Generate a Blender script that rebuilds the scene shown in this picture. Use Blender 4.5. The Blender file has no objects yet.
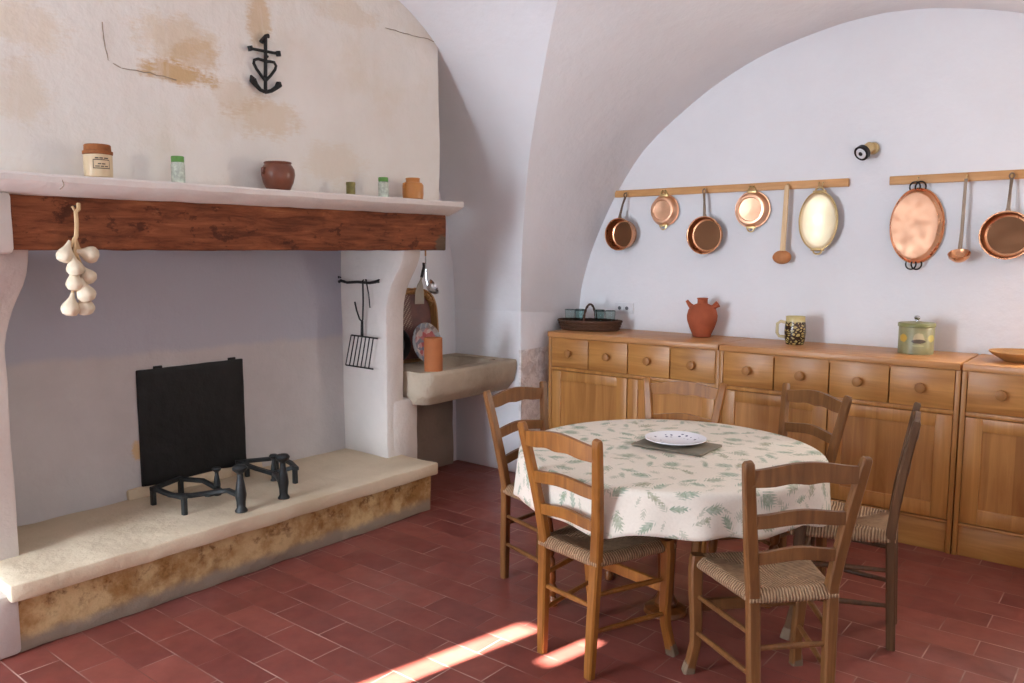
import bpy, bmesh, math, random
import numpy as np
from mathutils import Vector, Matrix
random.seed(7)
rng = np.random.RandomState(5)
C = bpy.context.scene.collection
PI = math.pi

# ------------------------------------------------------------------ mesh builder
class MB:
    def __init__(self):
        self.v = []; self.f = []; self.uv = {}
    def add(self, vs, fs):
        o = len(self.v)
        self.v += [tuple(p) for p in vs]
        self.f += [tuple(i + o for i in f) for f in fs]
        return self
    def box(self, x0, x1, y0, y1, z0, z1, bev=0.0, seg=2):
        bm = bmesh.new()
        bmesh.ops.create_cube(bm, size=1.0)
        for v in bm.verts:
            v.co = Vector(((x0 + x1) / 2 + v.co.x * (x1 - x0), (y0 + y1) / 2 + v.co.y * (y1 - y0), (z0 + z1) / 2 + v.co.z * (z1 - z0)))
        if bev > 0:
            bmesh.ops.bevel(bm, geom=bm.edges[:], offset=bev, segments=seg, affect='EDGES', profile=0.5)
        bm.verts.index_update()
        self.add([v.co[:] for v in bm.verts], [[v.index for v in f.verts] for f in bm.faces])
        bm.free(); return self
    def loft(self, secs, cap=True, closed=False):
        n = len(secs[0]); vs = [p for s in secs for p in s]; fs = []
        m = len(secs)
        for i in range(m if closed else m - 1):
            a = i * n; b = ((i + 1) % m) * n
            for j in range(n):
                k = (j + 1) % n
                fs.append((a + j, a + k, b + k, b + j))
        if cap and not closed:
            fs.append(tuple(range(n))[::-1]); fs.append(tuple(range((m - 1) * n, m * n)))
        return self.add(vs, fs)
    def lathe(self, prof, n=32, c=(0, 0, 0), sx=1.0, sy=1.0, axis='z', cap=True):
        secs = []
        for r, h in prof:
            s = []
            for k in range(n):
                a = 2 * PI * k / n
                x, y, z = r * math.cos(a) * sx, r * math.sin(a) * sy, h
                if axis == 'y': x, y, z = x, h, -y      # profile height runs along +y
                if axis == 'x': x, y, z = h, x, y
                s.append((c[0] + x, c[1] + y, c[2] + z))
            secs.append(s)
        return self.loft(secs, cap)
    def tube(self, pts, r, n=8, cap=True, closed=False, flat=1.0):
        P = [Vector(p) for p in pts]; m = len(P)
        R = r if isinstance(r, (list, tuple)) else [r] * m
        T = []
        for i in range(m):
            if closed: t = P[(i + 1) % m] - P[i - 1]
            else: t = P[min(i + 1, m - 1)] - P[max(i - 1, 0)]
            T.append(t.normalized())
        u = T[0].orthogonal().normalized() if abs(T[0].z) < .9 else Vector((1, 0, 0))
        u = (u - T[0] * u.dot(T[0])).normalized()
        secs = []
        for i in range(m):
            u = (u - T[i] * u.dot(T[i])).normalized(); w = T[i].cross(u)
            secs.append([P[i] + (u * math.cos(2 * PI * k / n) + w * math.sin(2 * PI * k / n) * flat) * R[i] for k in range(n)])
        return self.loft(secs, cap, closed)
    def bars(self, pts, w, d, up=(0, 1, 0)):
        # rounded rectangular bar swept along pts; w across, d along 'up'; lists allowed
        P = [Vector(p) for p in pts]; m = len(P); secs = []
        for i in range(m):
            t = (P[min(i + 1, m - 1)] - P[max(i - 1, 0)]).normalized()
            uy = Vector(up); uy = (uy - t * uy.dot(t)).normalized(); ux = uy.cross(t)
            ww = (w[i] if isinstance(w, (list, tuple)) else w) / 2; dd = (d[i] if isinstance(d, (list, tuple)) else d) / 2
            e = min(ww, dd) * .35
            q = [(-ww + e, -dd), (ww - e, -dd), (ww, -dd + e), (ww, dd - e), (ww - e, dd), (-ww + e, dd), (-ww, dd - e), (-ww, -dd + e)]
            secs.append([P[i] + ux * a + uy * b for a, b in q])
        return self.loft(secs)
    def grid(self, fn, nu, nv):
        vs = [fn(i / nu, j / nv) for i in range(nu + 1) for j in range(nv + 1)]
        fs = [(i * (nv + 1) + j, (i + 1) * (nv + 1) + j, (i + 1) * (nv + 1) + j + 1, i * (nv + 1) + j + 1) for i in range(nu) for j in range(nv)]
        return self.add(vs, fs)
    def prism(self, poly, a0, a1, axis='y'):
        def mk(p, a):
            return (p[0], a, p[1]) if axis == 'y' else ((a, p[0], p[1]) if axis == 'x' else (p[0], p[1], a))
        return self.loft([[mk(p, a0) for p in poly], [mk(p, a1) for p in poly]])
    def jitter(self, amp, scale=6.0):
        from mathutils import noise
        self.v = [tuple(Vector(p) + noise.noise_vector(Vector(p) * scale) * amp) for p in self.v]; return self
    def build(self, name, mat, parent=None, smooth=35, uv=None, shift=None):
        me = bpy.data.meshes.new(name)
        sh = Vector(shift) if shift is not None else Vector((0, 0, 0))
        me.from_pydata([tuple(Vector(p) - sh) for p in self.v], [], self.f)
        bm = bmesh.new(); bm.from_mesh(me); bmesh.ops.recalc_face_normals(bm, faces=bm.faces[:]); bm.to_mesh(me); bm.free()
        if smooth:
            me.shade_smooth(); me.set_sharp_from_angle(angle=math.radians(smooth))
        if uv is not None:
            l = me.uv_layers.new(name='UVMap')
            for p in me.polygons:
                for li in p.loop_indices:
                    l.data[li].uv = uv(me.vertices[me.loops[li].vertex_index].co, p)
        me.materials.append(mat)
        o = bpy.data.objects.new(name, me); C.objects.link(o)
        if parent is not None: o.parent = parent
        return o

def thing(name, label, cat, loc=(0, 0, 0), rz=0.0, group=None):
    o = bpy.data.objects.new(name, None); C.objects.link(o)
    o.empty_display_size = .05
    o.location = loc; o.rotation_euler = (0, 0, rz); o['label'] = label; o['category'] = cat
    if group: o['group'] = group
    return o
def tag(o, label, cat, group=None):
    o['label'] = label; o['category'] = cat
    if group: o['group'] = group
    return o
def part(name, mb, mat, root, world=True, smooth=35, uv=None, label=None):
    o = mb.build(name, mat, root, smooth, uv, root.location if world else None)
    if label: o['label'] = label
    return o
def struct(name, mb, mat, smooth=30):
    o = mb.build(name, mat, None, smooth); o['kind'] = 'structure'; return o
def single(name, mb, mat, label, cat, loc, group=None, smooth=35, uv=None):
    o = mb.build(name, mat, None, smooth, uv, loc); o.location = loc
    return tag(o, label, cat, group)
def dup_tree(root):
    r = root.copy(); C.objects.link(r)
    for ch in list(root.children):
        c = ch.copy(); C.objects.link(c); c.parent = r
        for g in list(ch.children):
            d = g.copy(); C.objects.link(d); d.parent = c
    return r

def mono(xs, ys):
    xs = np.array(xs, float); ys = np.array(ys, float)
    h = np.diff(xs); dl = np.diff(ys) / h
    m = np.zeros(len(xs)); m[0] = dl[0]; m[-1] = dl[-1]
    for i in range(1, len(xs) - 1):
        if dl[i - 1] * dl[i] > 0:
            w1 = 2 * h[i] + h[i - 1]; w2 = h[i] + 2 * h[i - 1]
            m[i] = (w1 + w2) / (w1 / dl[i - 1] + w2 / dl[i])
    def f(x):
        x = min(max(x, xs[0]), xs[-1]); i = min(int(np.searchsorted(xs, x, side='right')) - 1, len(h) - 1); i = max(i, 0)
        t = (x - xs[i]) / h[i]
        return float((2*t**3-3*t**2+1)*ys[i] + (t**3-2*t**2+t)*h[i]*m[i] + (-2*t**3+3*t**2)*ys[i+1] + (t**3-t**2)*h[i]*m[i+1])
    return f

# the fitted camera, used to read real positions off measured directions
CAM_F, CAM_YAW, CAM_PITCH = 808.36, math.radians(39.0555), math.radians(6.4029)
_fh = Vector((-math.sin(CAM_YAW), math.cos(CAM_YAW), 0)); _up = Vector((0, 0, 1)); _R = Vector((math.cos(CAM_YAW), math.sin(CAM_YAW), 0))
_F = _fh * math.cos(CAM_PITCH) - _up * math.sin(CAM_PITCH); _U = _fh * math.sin(CAM_PITCH) + _up * math.cos(CAM_PITCH)
def at(px, py, ax, val):
    d = _F + _R * ((px - 512) / CAM_F) + _U * ((341.5 - py) / CAM_F); o = Vector((0, 0, 1.5)); i = 'xyz'.index(ax)
    return o + d * ((val - o[i]) / d[i])

# ------------------------------------------------------------------ materials
class NT:
    def __init__(self, name):
        self.m = bpy.data.materials.new(name); self.m.use_nodes = True
        self.t = self.m.node_tree; self.b = self.t.nodes['Principled BSDF']
        self.co = None
    def n(self, typ, **kw):
        x = self.t.nodes.new(typ)
        for k, v in kw.items():
            if k.startswith('i_'): x.inputs[k[2:].replace('_', ' ')].default_value = v
            else: setattr(x, k, v)
        return x
    def l(self, a, b): self.t.links.new(a, b)
    def coord(self, kind='Object'):
        return self.n('ShaderNodeTexCoord').outputs[kind]
    def mapping(self, src, scale=(1, 1, 1), rot=(0, 0, 0), loc=(0, 0, 0)):
        mp = self.n('ShaderNodeMapping'); self.l(src, mp.inputs['Vector'])
        mp.inputs['Scale'].default_value = scale; mp.inputs['Rotation'].default_value = rot; mp.inputs['Location'].default_value = loc
        return mp.outputs[0]
    def noise(self, src, scale, detail=4, rough=.55, dist=0.0):
        x = self.n('ShaderNodeTexNoise'); self.l(src, x.inputs['Vector'])
        x.inputs['Scale'].default_value = scale; x.inputs['Detail'].default_value = detail
        x.inputs['Roughness'].default_value = rough; x.inputs['Distortion'].default_value = dist
        return x.outputs['Fac']
    def ramp(self, src, stops):
        x = self.n('ShaderNodeValToRGB'); self.l(src, x.inputs[0]); e = x.color_ramp.elements
        while len(e) < len(stops): e.new(.5)
        for i, (p, c) in enumerate(stops):
            e[i].position = p; e[i].color = tuple(c) + ((1,) if len(c) == 3 else ())
        return x.outputs[0]
    def step(self, src, a, b):
        x = self.n('ShaderNodeMapRange'); x.interpolation_type = 'SMOOTHSTEP'; self.l(src, x.inputs[0])
        x.inputs[1].default_value = a; x.inputs[2].default_value = b; x.inputs[3].default_value = 0; x.inputs[4].default_value = 1
        return x.outputs[0]
    def math(self, op, a, b=None, c=None):
        x = self.n('ShaderNodeMath'); x.operation = op
        for i, v in enumerate((a, b, c)):
            if v is None: continue
            if isinstance(v, (int, float)): x.inputs[i].default_value = v
            else: self.l(v, x.inputs[i])
        return x.outputs[0]
    def mix(self, fac, a, b, blend='MIX'):
        x = self.n('ShaderNodeMix'); x.data_type = 'RGBA'; x.blend_type = blend
        for inp, v in ((x.inputs[0], fac), (x.inputs[6], a), (x.inputs[7], b)):
            if isinstance(v, (int, float)): inp.default_value = v
            elif isinstance(v, (tuple, list)): inp.default_value = tuple(v) + ((1,) if len(v) == 3 else ())
            else: self.l(v, inp)
        return x.outputs[2]
    def sep(self, src):
        x = self.n('ShaderNodeSeparateXYZ'); self.l(src, x.inputs[0]); return x.outputs
    def bump(self, h, strength=.3, dist=.01, prev=None):
        x = self.n('ShaderNodeBump'); self.l(h, x.inputs['Height']); x.inputs['Strength'].default_value = strength; x.inputs['Distance'].default_value = dist
        if prev is not None: self.l(prev, x.inputs['Normal'])
        return x.outputs[0]
    def out(self, col=None, rough=None, normal=None, metal=None, spec=None):
        b = self.b
        for k, v in (('Base Color', col), ('Roughness', rough), ('Normal', normal), ('Metallic', metal), ('Specular IOR Level', spec)):
            if v is None: continue
            if isinstance(v, (int, float)): b.inputs[k].default_value = v
            elif isinstance(v, (tuple, list)): b.inputs[k].default_value = tuple(v) + ((1,) if len(v) == 3 else ())
            else: self.l(v, b.inputs[k])
        return self.m

def s2l(r, g, b):
    f = lambda c: ((c / 255 + .055) / 1.055) ** 2.4 if c > 10 else c / 255 / 12.92
    return (f(r), f(g), f(b))
def scale(c, k): return tuple(min(1, x * k) for x in c)

def m_plain(name, col, rough=.5, metal=0.0, var=.12, nscale=12, bump=.15, bscale=60, bdist=.002, spec=.4):
    t = NT(name); co = t.coord()
    c = t.ramp(t.noise(co, nscale), [(.3, scale(col, 1 - var)), (.7, scale(col, 1 + var))])
    nb = t.bump(t.noise(co, bscale), bump, bdist)
    return t.out(c, rough, nb, metal, spec)

def m_plaster(name, col, col2=None, blobs=(), blob_col=(.45, .25, .1), rough=.9, amp=.06, extra=None, bump=.35):
    t = NT(name); co = t.coord()
    col2 = col2 or scale(col, .93)
    c = t.ramp(t.noise(co, 1.6, 6, .6), [(.35, col2), (.65, col)])
    x, y, z = t.sep(co)
    edge = t.noise(co, 9, 6, .65)
    streak = t.noise(t.mapping(co, (3, 6, 26)), 3.5, 5, .7)
    for (cy, cz, ry, rz, k, bc) in blobs:
        dy = t.math('DIVIDE', t.math('SUBTRACT', y, cy), ry); dz = t.math('DIVIDE', t.math('SUBTRACT', z, cz), rz)
        d = t.math('SQRT', t.math('ADD', t.math('MULTIPLY', dy, dy), t.math('MULTIPLY', dz, dz)))
        d = t.math('ADD', d, t.math('MULTIPLY', t.math('SUBTRACT', edge, .5), 1.7))
        d = t.math('ADD', d, t.math('MULTIPLY', t.math('SUBTRACT', streak, .5), 1.3))
        f = t.math('MULTIPLY', t.math('SUBTRACT', 1.0, t.step(d, .55, 1.15)), k)
        c = t.mix(f, c, bc)
    if extra: c = extra(t, co, c)
    b1 = t.bump(t.noise(co, 5, 5, .6), bump, .03)
    b2 = t.bump(t.noise(co, 32, 5, .6), .10, .004, b1)
    return t.out(c, rough, b2, 0, .15)

def m_wood(name, dark, light, axis='z', grain=26, rough=.45, bump=.12, spec=.35, knots=0.0):
    t = NT(name); co = t.coord()
    sc = {'x': (.09, 1, 1), 'y': (1, .09, 1), 'z': (1, 1, .09)}[axis]
    mp = t.mapping(co, sc)
    f1 = t.noise(mp, grain, 5, .6, 1.2); f2 = t.noise(co, 3.2, 3)
    f = t.math('ADD', t.math('MULTIPLY', f1, .65), t.math('MULTIPLY', f2, .35))
    c = t.ramp(f, [(.32, dark), (.68, light)])
    info = t.n('ShaderNodeObjectInfo').outputs['Random']
    c = t.mix(1.0, c, t.ramp(info, [(0, (.9, .9, .9)), (1, (1.06, 1.06, 1.06))]), 'MULTIPLY')
    nb = t.bump(f1, bump, .003)
    return t.out(c, rough, nb, 0, spec)

# colours
WALL = (.77, .77, .78)
M = {}
M['wall'] = m_plaster('white_plaster', (.80, .80, .815), (.76, .757, .77))
M['vault'] = m_plaster('vault_plaster', (.80, .80, .815), (.76, .757, .77))
OC = s2l(196, 160, 108); OC2 = s2l(206, 180, 142)
def hood_extra(t, co, c):
    x, y, z = t.sep(co)
    # pale trowelled areas and fine vertical smears
    sm = t.noise(t.mapping(co, (1, 7, 1.6)), 1.6, 6, .65, .6)
    c = t.mix(t.math('MULTIPLY', t.step(sm, .5, .72), .3), c, (.76, .72, .68))
    w = t.noise(co, 2.3, 5, .6)
    c = t.mix(t.math('MULTIPLY', t.step(w, .52, .75), .35), c, s2l(205, 188, 160))
    return c
M['hood'] = m_plaster('hood_plaster', (.78, .74, .68), (.71, .665, .60), blobs=[
    (.42, .62, .20, .11, .5, OC2), (.43, .475, .18, .05, .85, OC), (.50, .56, .12, .08, .45, OC), (.83, .80, .075, .15, .6, OC), (.85, .34, .20, .10, .5, OC2), (.70, .42, .14, .09, .25, OC),
    (-.16, .55, .16, .10, .35, OC2), (.05, .80, .18, .10, .25, OC2), (1.35, .93, .22, .07, .3, OC2), (-.2, .3, .10, .14, .3, OC2), (1.25, .16, .22, .12, .25, OC2)],
    extra=hood_extra, bump=.4)
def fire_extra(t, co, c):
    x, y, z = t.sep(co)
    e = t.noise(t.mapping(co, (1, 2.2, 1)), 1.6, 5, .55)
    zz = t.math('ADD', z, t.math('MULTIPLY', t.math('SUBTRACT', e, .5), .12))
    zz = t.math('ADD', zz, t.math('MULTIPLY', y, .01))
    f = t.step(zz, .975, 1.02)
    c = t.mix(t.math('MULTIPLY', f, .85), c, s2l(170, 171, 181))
    wear = t.step(t.noise(t.mapping(co, (1, 1.4, 1)), 4, 5, .6), .66, .76)
    c = t.mix(t.math('MULTIPLY', wear, .25), c, s2l(214, 206, 196))
    return c
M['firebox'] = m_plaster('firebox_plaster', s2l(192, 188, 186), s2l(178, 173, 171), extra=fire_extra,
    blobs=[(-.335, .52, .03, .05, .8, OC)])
M['pier'] = m_plaster('pier_plaster', s2l(214, 207, 200), s2l(198, 190, 184), bump=.6,
    blobs=[(1.0, .6, .5, .5, .0, OC2)])
M['slab'] = m_plaster('hearth_stone', s2l(214, 198, 172), s2l(196, 178, 150), bump=.6, blobs=[(1.9, .27, .4, .3, .35, OC2)])
def riser_extra(t, co, c):
    x, y, z = t.sep(co)
    n1 = t.noise(co, 6, 6, .65); n2 = t.noise(co, 14, 5, .7)
    c = t.mix(t.step(n1, .38, .62), s2l(164, 126, 78), s2l(206, 180, 134))
    c = t.mix(t.math('MULTIPLY', t.math('MULTIPLY', t.step(n2, .5, .66), t.step(z, .04, .19)), .8), c, s2l(104, 66, 34))
    # grey cement skirt along the floor
    zz = t.math('ADD', z, t.math('MULTIPLY', t.math('SUBTRACT', n1, .5), .12))
    c = t.mix(t.math('SUBTRACT', 1.0, t.step(zz, .035, .085)), c, s2l(152, 140, 124))
    return c
M['riser'] = m_plaster('stained_riser', (.5, .35, .2), extra=riser_extra, bump=.8)
M['mantel'] = m_plaster('mantel_stone', s2l(222, 214, 206), s2l(204, 196, 190), bump=.5)
M['sink'] = m_plaster('sink_stone', s2l(188, 174, 154), s2l(150, 137, 120), bump=.9)
def rub(t, co, c):
    v = t.n('ShaderNodeTexVoronoi'); t.l(t.mapping(co, (1, 1.3, 1.5)), v.inputs['Vector']); v.inputs['Scale'].default_value = 11
    n = t.noise(co, 12, 6, .7, 1.5)
    return t.mix(t.step(n, .4, .6), s2l(212, 206, 204), s2l(238, 234, 232))
M['under_sink'] = m_plaster('dark_under_sink_stone', s2l(142, 126, 112), s2l(112, 98, 88), bump=.8)
M['rubble'] = m_plaster('rough_stone', (.6, .57, .55), extra=rub, bump=1.0)

def m_floor():
    t = NT('terracotta_tiles'); co = t.coord()
    br = t.n('ShaderNodeTexBrick'); t.l(t.mapping(co, (1, 1, 1), (0, 0, 0), (0.18, -1.151 + .144 * 20, 0)), br.inputs['Vector'])
    br.offset = .5; br.inputs['Scale'].default_value = 1
    br.inputs['Brick Width'].default_value = .29; br.inputs['Row Height'].default_value = .144
    br.inputs['Mortar Size'].default_value = .0028; br.inputs['Mortar Smooth'].default_value = .3; br.inputs['Bias'].default_value = 0
    br.inputs['Color1'].default_value = (0, 0, 0, 1); br.inputs['Color2'].default_value = (1, 1, 1, 1); br.inputs['Mortar'].default_value = (.5, .5, .5, 1)
    base = t.ramp(br.outputs['Color'], [(0, s2l(116, 59, 51)), (.5, s2l(127, 66, 56)), (1, s2l(135, 73, 62))])
    n = t.noise(co, 9, 6, .65)
    base = t.mix(1.0, base, t.ramp(n, [(.3, (.8, .8, .82)), (.7, (1.12, 1.1, 1.1))]), 'MULTIPLY')
    wearf = t.step(t.noise(co, 1.3, 5, .6), .45, .7)
    base = t.mix(t.math('MULTIPLY', wearf, .22), base, s2l(150, 96, 92))
    mn = t.noise(co, 3.5, 4)
    mort = t.ramp(mn, [(.42, s2l(112, 62, 54)), (.7, s2l(186, 152, 138))])
    c = t.mix(br.outputs['Fac'], base, mort)
    h = t.math('SUBTRACT', t.math('MULTIPLY', n, .4), br.outputs['Fac'])
    rough = t.ramp(t.noise(co, 7, 5), [(.3, (.3, .3, .3)), (.7, (.5, .5, .5))])
    return t.out(c, rough, t.bump(h, .35, .003), 0, .4)
M['floor'] = m_floor()

def m_beam():
    t = NT('old_red_brown_beam'); co = t.coord()
    mp = t.mapping(co, (1, .12, 1))
    f1 = t.noise(mp, 30, 8, .72, .5)
    c = t.ramp(f1, [(.3, s2l(66, 34, 20)), (.48, s2l(112, 62, 38)), (.6, s2l(134, 78, 48)), (.76, s2l(160, 108, 72))])
    wv = t.step(t.noise(t.mapping(co, (1, .6, 1)), 22, 5, .7), .56, .66)
    c = t.mix(t.math('MULTIPLY', wv, .75), c, s2l(60, 30, 20))
    lt = t.step(t.noise(t.mapping(co, (1, .3, 1)), 30, 4, .7), .66, .74)
    c = t.mix(t.math('MULTIPLY', lt, .5), c, s2l(176, 118, 76))
    x, y, z = t.sep(co)
    def blob(c, cy, cz, ry, rz, col, k):
        dy = t.math('DIVIDE', t.math('SUBTRACT', y, cy), ry); dz = t.math('DIVIDE', t.math('SUBTRACT', z, cz), rz)
        d = t.math('ADD', t.math('MULTIPLY', dy, dy), t.math('MULTIPLY', dz, dz))
        d = t.math('ADD', d, t.math('MULTIPLY', t.math('SUBTRACT', f1, .5), 2.0))
        return t.mix(t.math('MULTIPLY', t.math('SUBTRACT', 1.0, t.step(d, .6, 1.1)), k), c, col)
    c = blob(c, 2.26, 1.68, .1, .06, s2l(48, 32, 26), .85)
    c = blob(c, 1.17, 1.54, .06, .05, s2l(92, 80, 66), .9)
    c = blob(c, 3.42, 1.6, .05, .12, s2l(86, 76, 66), .9)
    return t.out(c, .75, t.bump(f1, .7, .01, t.bump(t.noise(co, 40, 4), .3, .004)), 0, .2)
M['beam'] = m_beam()

def m_cab(name, axis='z', dark=s2l(164, 108, 52), light=s2l(200, 144, 78), rnd=(.9, 1.06), boards=False):
    t = NT(name); co = t.coord()
    sc = {'x': (.08, 1, 1), 'y': (1, .08, 1), 'z': (1, 1, .06)}[axis]
    f1 = t.noise(t.mapping(co, sc), 22, 5, .6, .8)
    c = t.ramp(f1, [(.3, dark), (.7, light)])
    if boards:
        v = t.n('ShaderNodeTexVoronoi'); v.voronoi_dimensions = '1D'; t.l(t.math('ADD', t.sep(co)[0], t.math('MULTIPLY', t.n('ShaderNodeObjectInfo').outputs['Random'], 7.0)), v.inputs['W']); v.inputs['Scale'].default_value = 9; 
        g = t.n('ShaderNodeRGBToBW'); t.l(v.outputs['Color'], g.inputs[0])
        c = t.mix(1.0, c, t.ramp(g.outputs[0], [(.2, (.8, .74, .68)), (.8, (1.1, 1.1, 1.1))]), 'MULTIPLY')
    info = t.n('ShaderNodeObjectInfo').outputs['Random']
    c = t.mix(1.0, c, t.ramp(info, [(0, (rnd[0],) * 3), (1, (rnd[1],) * 3)]), 'MULTIPLY')
    return t.out(c, .38, t.bump(f1, .06, .002), 0, .45)
M['cab'] = m_cab('honey_pine'); M['cabx'] = m_cab('honey_pine_across', 'x'); M['cabtop'] = m_cab('honey_pine_top', 'x', s2l(176, 118, 66), s2l(204, 148, 92))
M['cabpanel'] = m_cab('honey_pine_boards', 'z', boards=True)
M['knob'] = m_wood('knob_wood', s2l(136, 88, 42), s2l(172, 118, 64))
M['chair_honey'] = m_wood('honey_chair_wood', s2l(112, 66, 24), s2l(160, 104, 44), grain=30, rough=.4)
M['chair_mid'] = m_wood('walnut_chair_wood', s2l(92, 58, 30), s2l(134, 90, 50), grain=30, rough=.42)
M['chair_dark'] = m_wood('dark_chair_wood', s2l(70, 48, 32), s2l(108, 76, 50), grain=30, rough=.45)
M['chair_pale'] = m_wood('rosy_chair_wood', s2l(130, 84, 52), s2l(172, 122, 86), grain=30, rough=.42)
M['turned'] = m_wood('turned_leg_wood', s2l(70, 36, 16), s2l(136, 78, 34), grain=18, rough=.3)
M['tip'] = m_plain('worn_grey_tip', s2l(118, 98, 78), .7)
M['rail'] = m_wood('pale_oak_rail', s2l(176, 124, 72), s2l(214, 164, 108), 'x', rough=.5)
M['spoon'] = m_wood('spoon_handle_wood', s2l(206, 170, 124), s2l(232, 206, 168), rough=.6)
M['spoonb'] = m_wood('spoon_bowl_wood', s2l(172, 110, 66), s2l(196, 134, 86), rough=.6)
M['dishwood'] = m_wood('dish_wood', s2l(150, 104, 56), s2l(182, 134, 80), 'x', rough=.5)

def m_metal(name, col, rough=.28, var=.15, nscale=8, bump=.08):
    t = NT(name); co = t.coord(); f = t.noise(co, nscale, 5, .6)
    c = t.ramp(f, [(.3, scale(col, 1 - var)), (.7, scale(col, 1 + var))])
    r = t.ramp(t.noise(co, nscale * 2, 4), [(.3, (rough * .8,) * 3), (.7, (rough * 1.3,) * 3)])
    return t.out(c, r, t.bump(t.noise(co, 25, 3), bump, .004), 1.0)
M['copper'] = m_metal('polished_copper', (.72, .36, .19), .27)
M['copper_pale'] = m_metal('rosy_copper', (.80, .46, .29), .34)
M['copper_in'] = m_metal('copper_dark_reflection', (.13, .06, .03), .45)  # dark reflection of the room put into the inside colour
M['tin'] = m_metal('bright_tinned_copper', (.90, .77, .53), .5, .05)
M['copper_dull'] = m_metal('dull_rosy_copper', (.62, .35, .22), .5)
M['brass'] = m_metal('brass', (.62, .46, .22), .35)
M['iron'] = m_plain('black_wrought_iron', (.022, .021, .02), .55, .6, .3, 30, .4, 60, .003, .5)
M['greyiron'] = m_plain('grey_green_iron', (.024, .026, .026), .5, .4, .3, 20, .3, 60, .003, .5)
M['handleiron'] = m_metal('pan_handle_iron', (.20, .14, .10), .4)
M['steel'] = m_metal('dull_steel', (.55, .55, .56), .25)
M['terracotta'] = m_plain('terracotta_clay', s2l(158, 82, 54), .75, 0, .12, 16, .2, 60, .003, .25)
M['tile_clay'] = m_plain('ochre_clay', s2l(164, 98, 56), .75, 0, .1, 10)
M['socket'] = m_plain('white_socket_plastic', (.72, .72, .74), .45, 0, .02, 5, 0)
M['socket_dark'] = m_plain('socket_hole_dark', (.12, .12, .13), .6, 0, .05)
M['cream_jar'] = m_plain('cream_stoneware', s2l(206, 182, 146), .4, 0, .06, 10, .05)
M['cork'] = m_plain('brown_cork_lid', s2l(140, 82, 40), .8, 0, .2, 40, .5, 80, .003)
M['ink'] = m_plain('dark_label_ink', (.05, .035, .03), .6)
M['brown_glaze'] = m_plain('brown_glaze', s2l(112, 66, 48), .3, 0, .25, 14, .08)
M['ochre_glaze'] = m_plain('ochre_glaze', s2l(188, 126, 66), .35, 0, .12, 10, .08)
M['green_small'] = m_plain('olive_pot_glaze', s2l(120, 112, 60), .5, 0, .35, 45, .2)
M['garlic'] = m_plain('garlic_skin', s2l(204, 188, 162), .55, 0, .08, 25, .25, 40, .004)
M['straw'] = m_plain('dry_garlic_stalk', s2l(190, 158, 116), .7, 0, .15, 20)
M['black_plate'] = m_plain('cast_iron_plate', (.007, .007, .0075), .55, .2, .35, 9, .5, 22, .008, .35)
M['wicker'] = m_wood('dark_wicker', s2l(48, 28, 18), s2l(96, 62, 40), 'x', 60, .6, .6)
M['glass_rim'] = m_plain('teal_glass_rim', s2l(60, 84, 82), .2)
def m_glass(name, col=(.93, .98, .97)):
    t = NT(name); t.b.inputs['Transmission Weight'].default_value = 1.0; t.b.inputs['IOR'].default_value = 1.2
    return t.out(col, .03)
M['glass'] = m_glass('pale_blue_glass', (.86, .96, .95)); M['glass_green'] = m_plain('clear_jar_glass', s2l(190, 200, 184), .08, 0, .35, 60, .05, 60, .002, .8)
M['herbs'] = m_plain('dried_herb_mix', s2l(150, 156, 120), .8, 0, .3, 70)
M['green_lid'] = m_plain('bright_green_lid', s2l(96, 150, 70), .4, 0, .15, 20)
M['black'] = m_plain('matt_black', (.012, .012, .012), .4, 0, .1)
M['mat_slate'] = m_plain('grey_green_stone', s2l(112, 104, 88), .6, 0, .12, 14)
M['mat_edge'] = m_plain('pale_edge', s2l(150, 142, 118), .6)

def leaf_pattern(t, uv, sc, thr_seed=0.0, elong=2.6, size=.32):
    v = t.n('ShaderNodeTexVoronoi'); v.voronoi_dimensions = '2D'; t.l(uv, v.inputs['Vector']); v.inputs['Scale'].default_value = sc
    v.inputs['Randomness'].default_value = .75
    sub = t.n('ShaderNodeVectorMath'); sub.operation = 'SUBTRACT'
    t.l(uv, sub.inputs[0]); t.l(v.outputs['Position'], sub.inputs[1])
    cr = t.sep(v.outputs['Color'])
    rot = t.n('ShaderNodeVectorRotate'); rot.rotation_type = 'Z_AXIS'; t.l(sub.outputs[0], rot.inputs['Vector'])
    t.l(t.math('MULTIPLY', t.math('ADD', cr[0], thr_seed), 6.283), rot.inputs['Angle'])
    x, y, z = t.sep(rot.outputs[0])
    x = t.math('MULTIPLY', x, sc); y = t.math('MULTIPLY', y, sc)
    # sprig: elongated leaf outline cut by pinnate ribs
    el = t.math('ADD', 1.0, t.math('MULTIPLY', cr[1], elong))
    d = t.math('SQRT', t.math('ADD', t.math('MULTIPLY', x, x), t.math('MULTIPLY', t.math('MULTIPLY', y, el), t.math('MULTIPLY', y, el))))
    ang = t.math('ARCTAN2', y, x)
    lob = t.math('MULTIPLY', t.math('SINE', t.math('ADD', t.math('MULTIPLY', t.math('ABSOLUTE', y), 46.0), t.math('MULTIPLY', x, 38.0))), .10)
    lob2 = t.math('MULTIPLY', t.math('SINE', t.math('MULTIPLY', ang, 7.0)), t.math('MULTIPLY', cr[2], .08))
    d = t.math('ADD', d, t.math('ADD', lob, lob2))
    return t.math('SUBTRACT', 1.0, t.step(d, size - .05, size + .04)), cr
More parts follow.
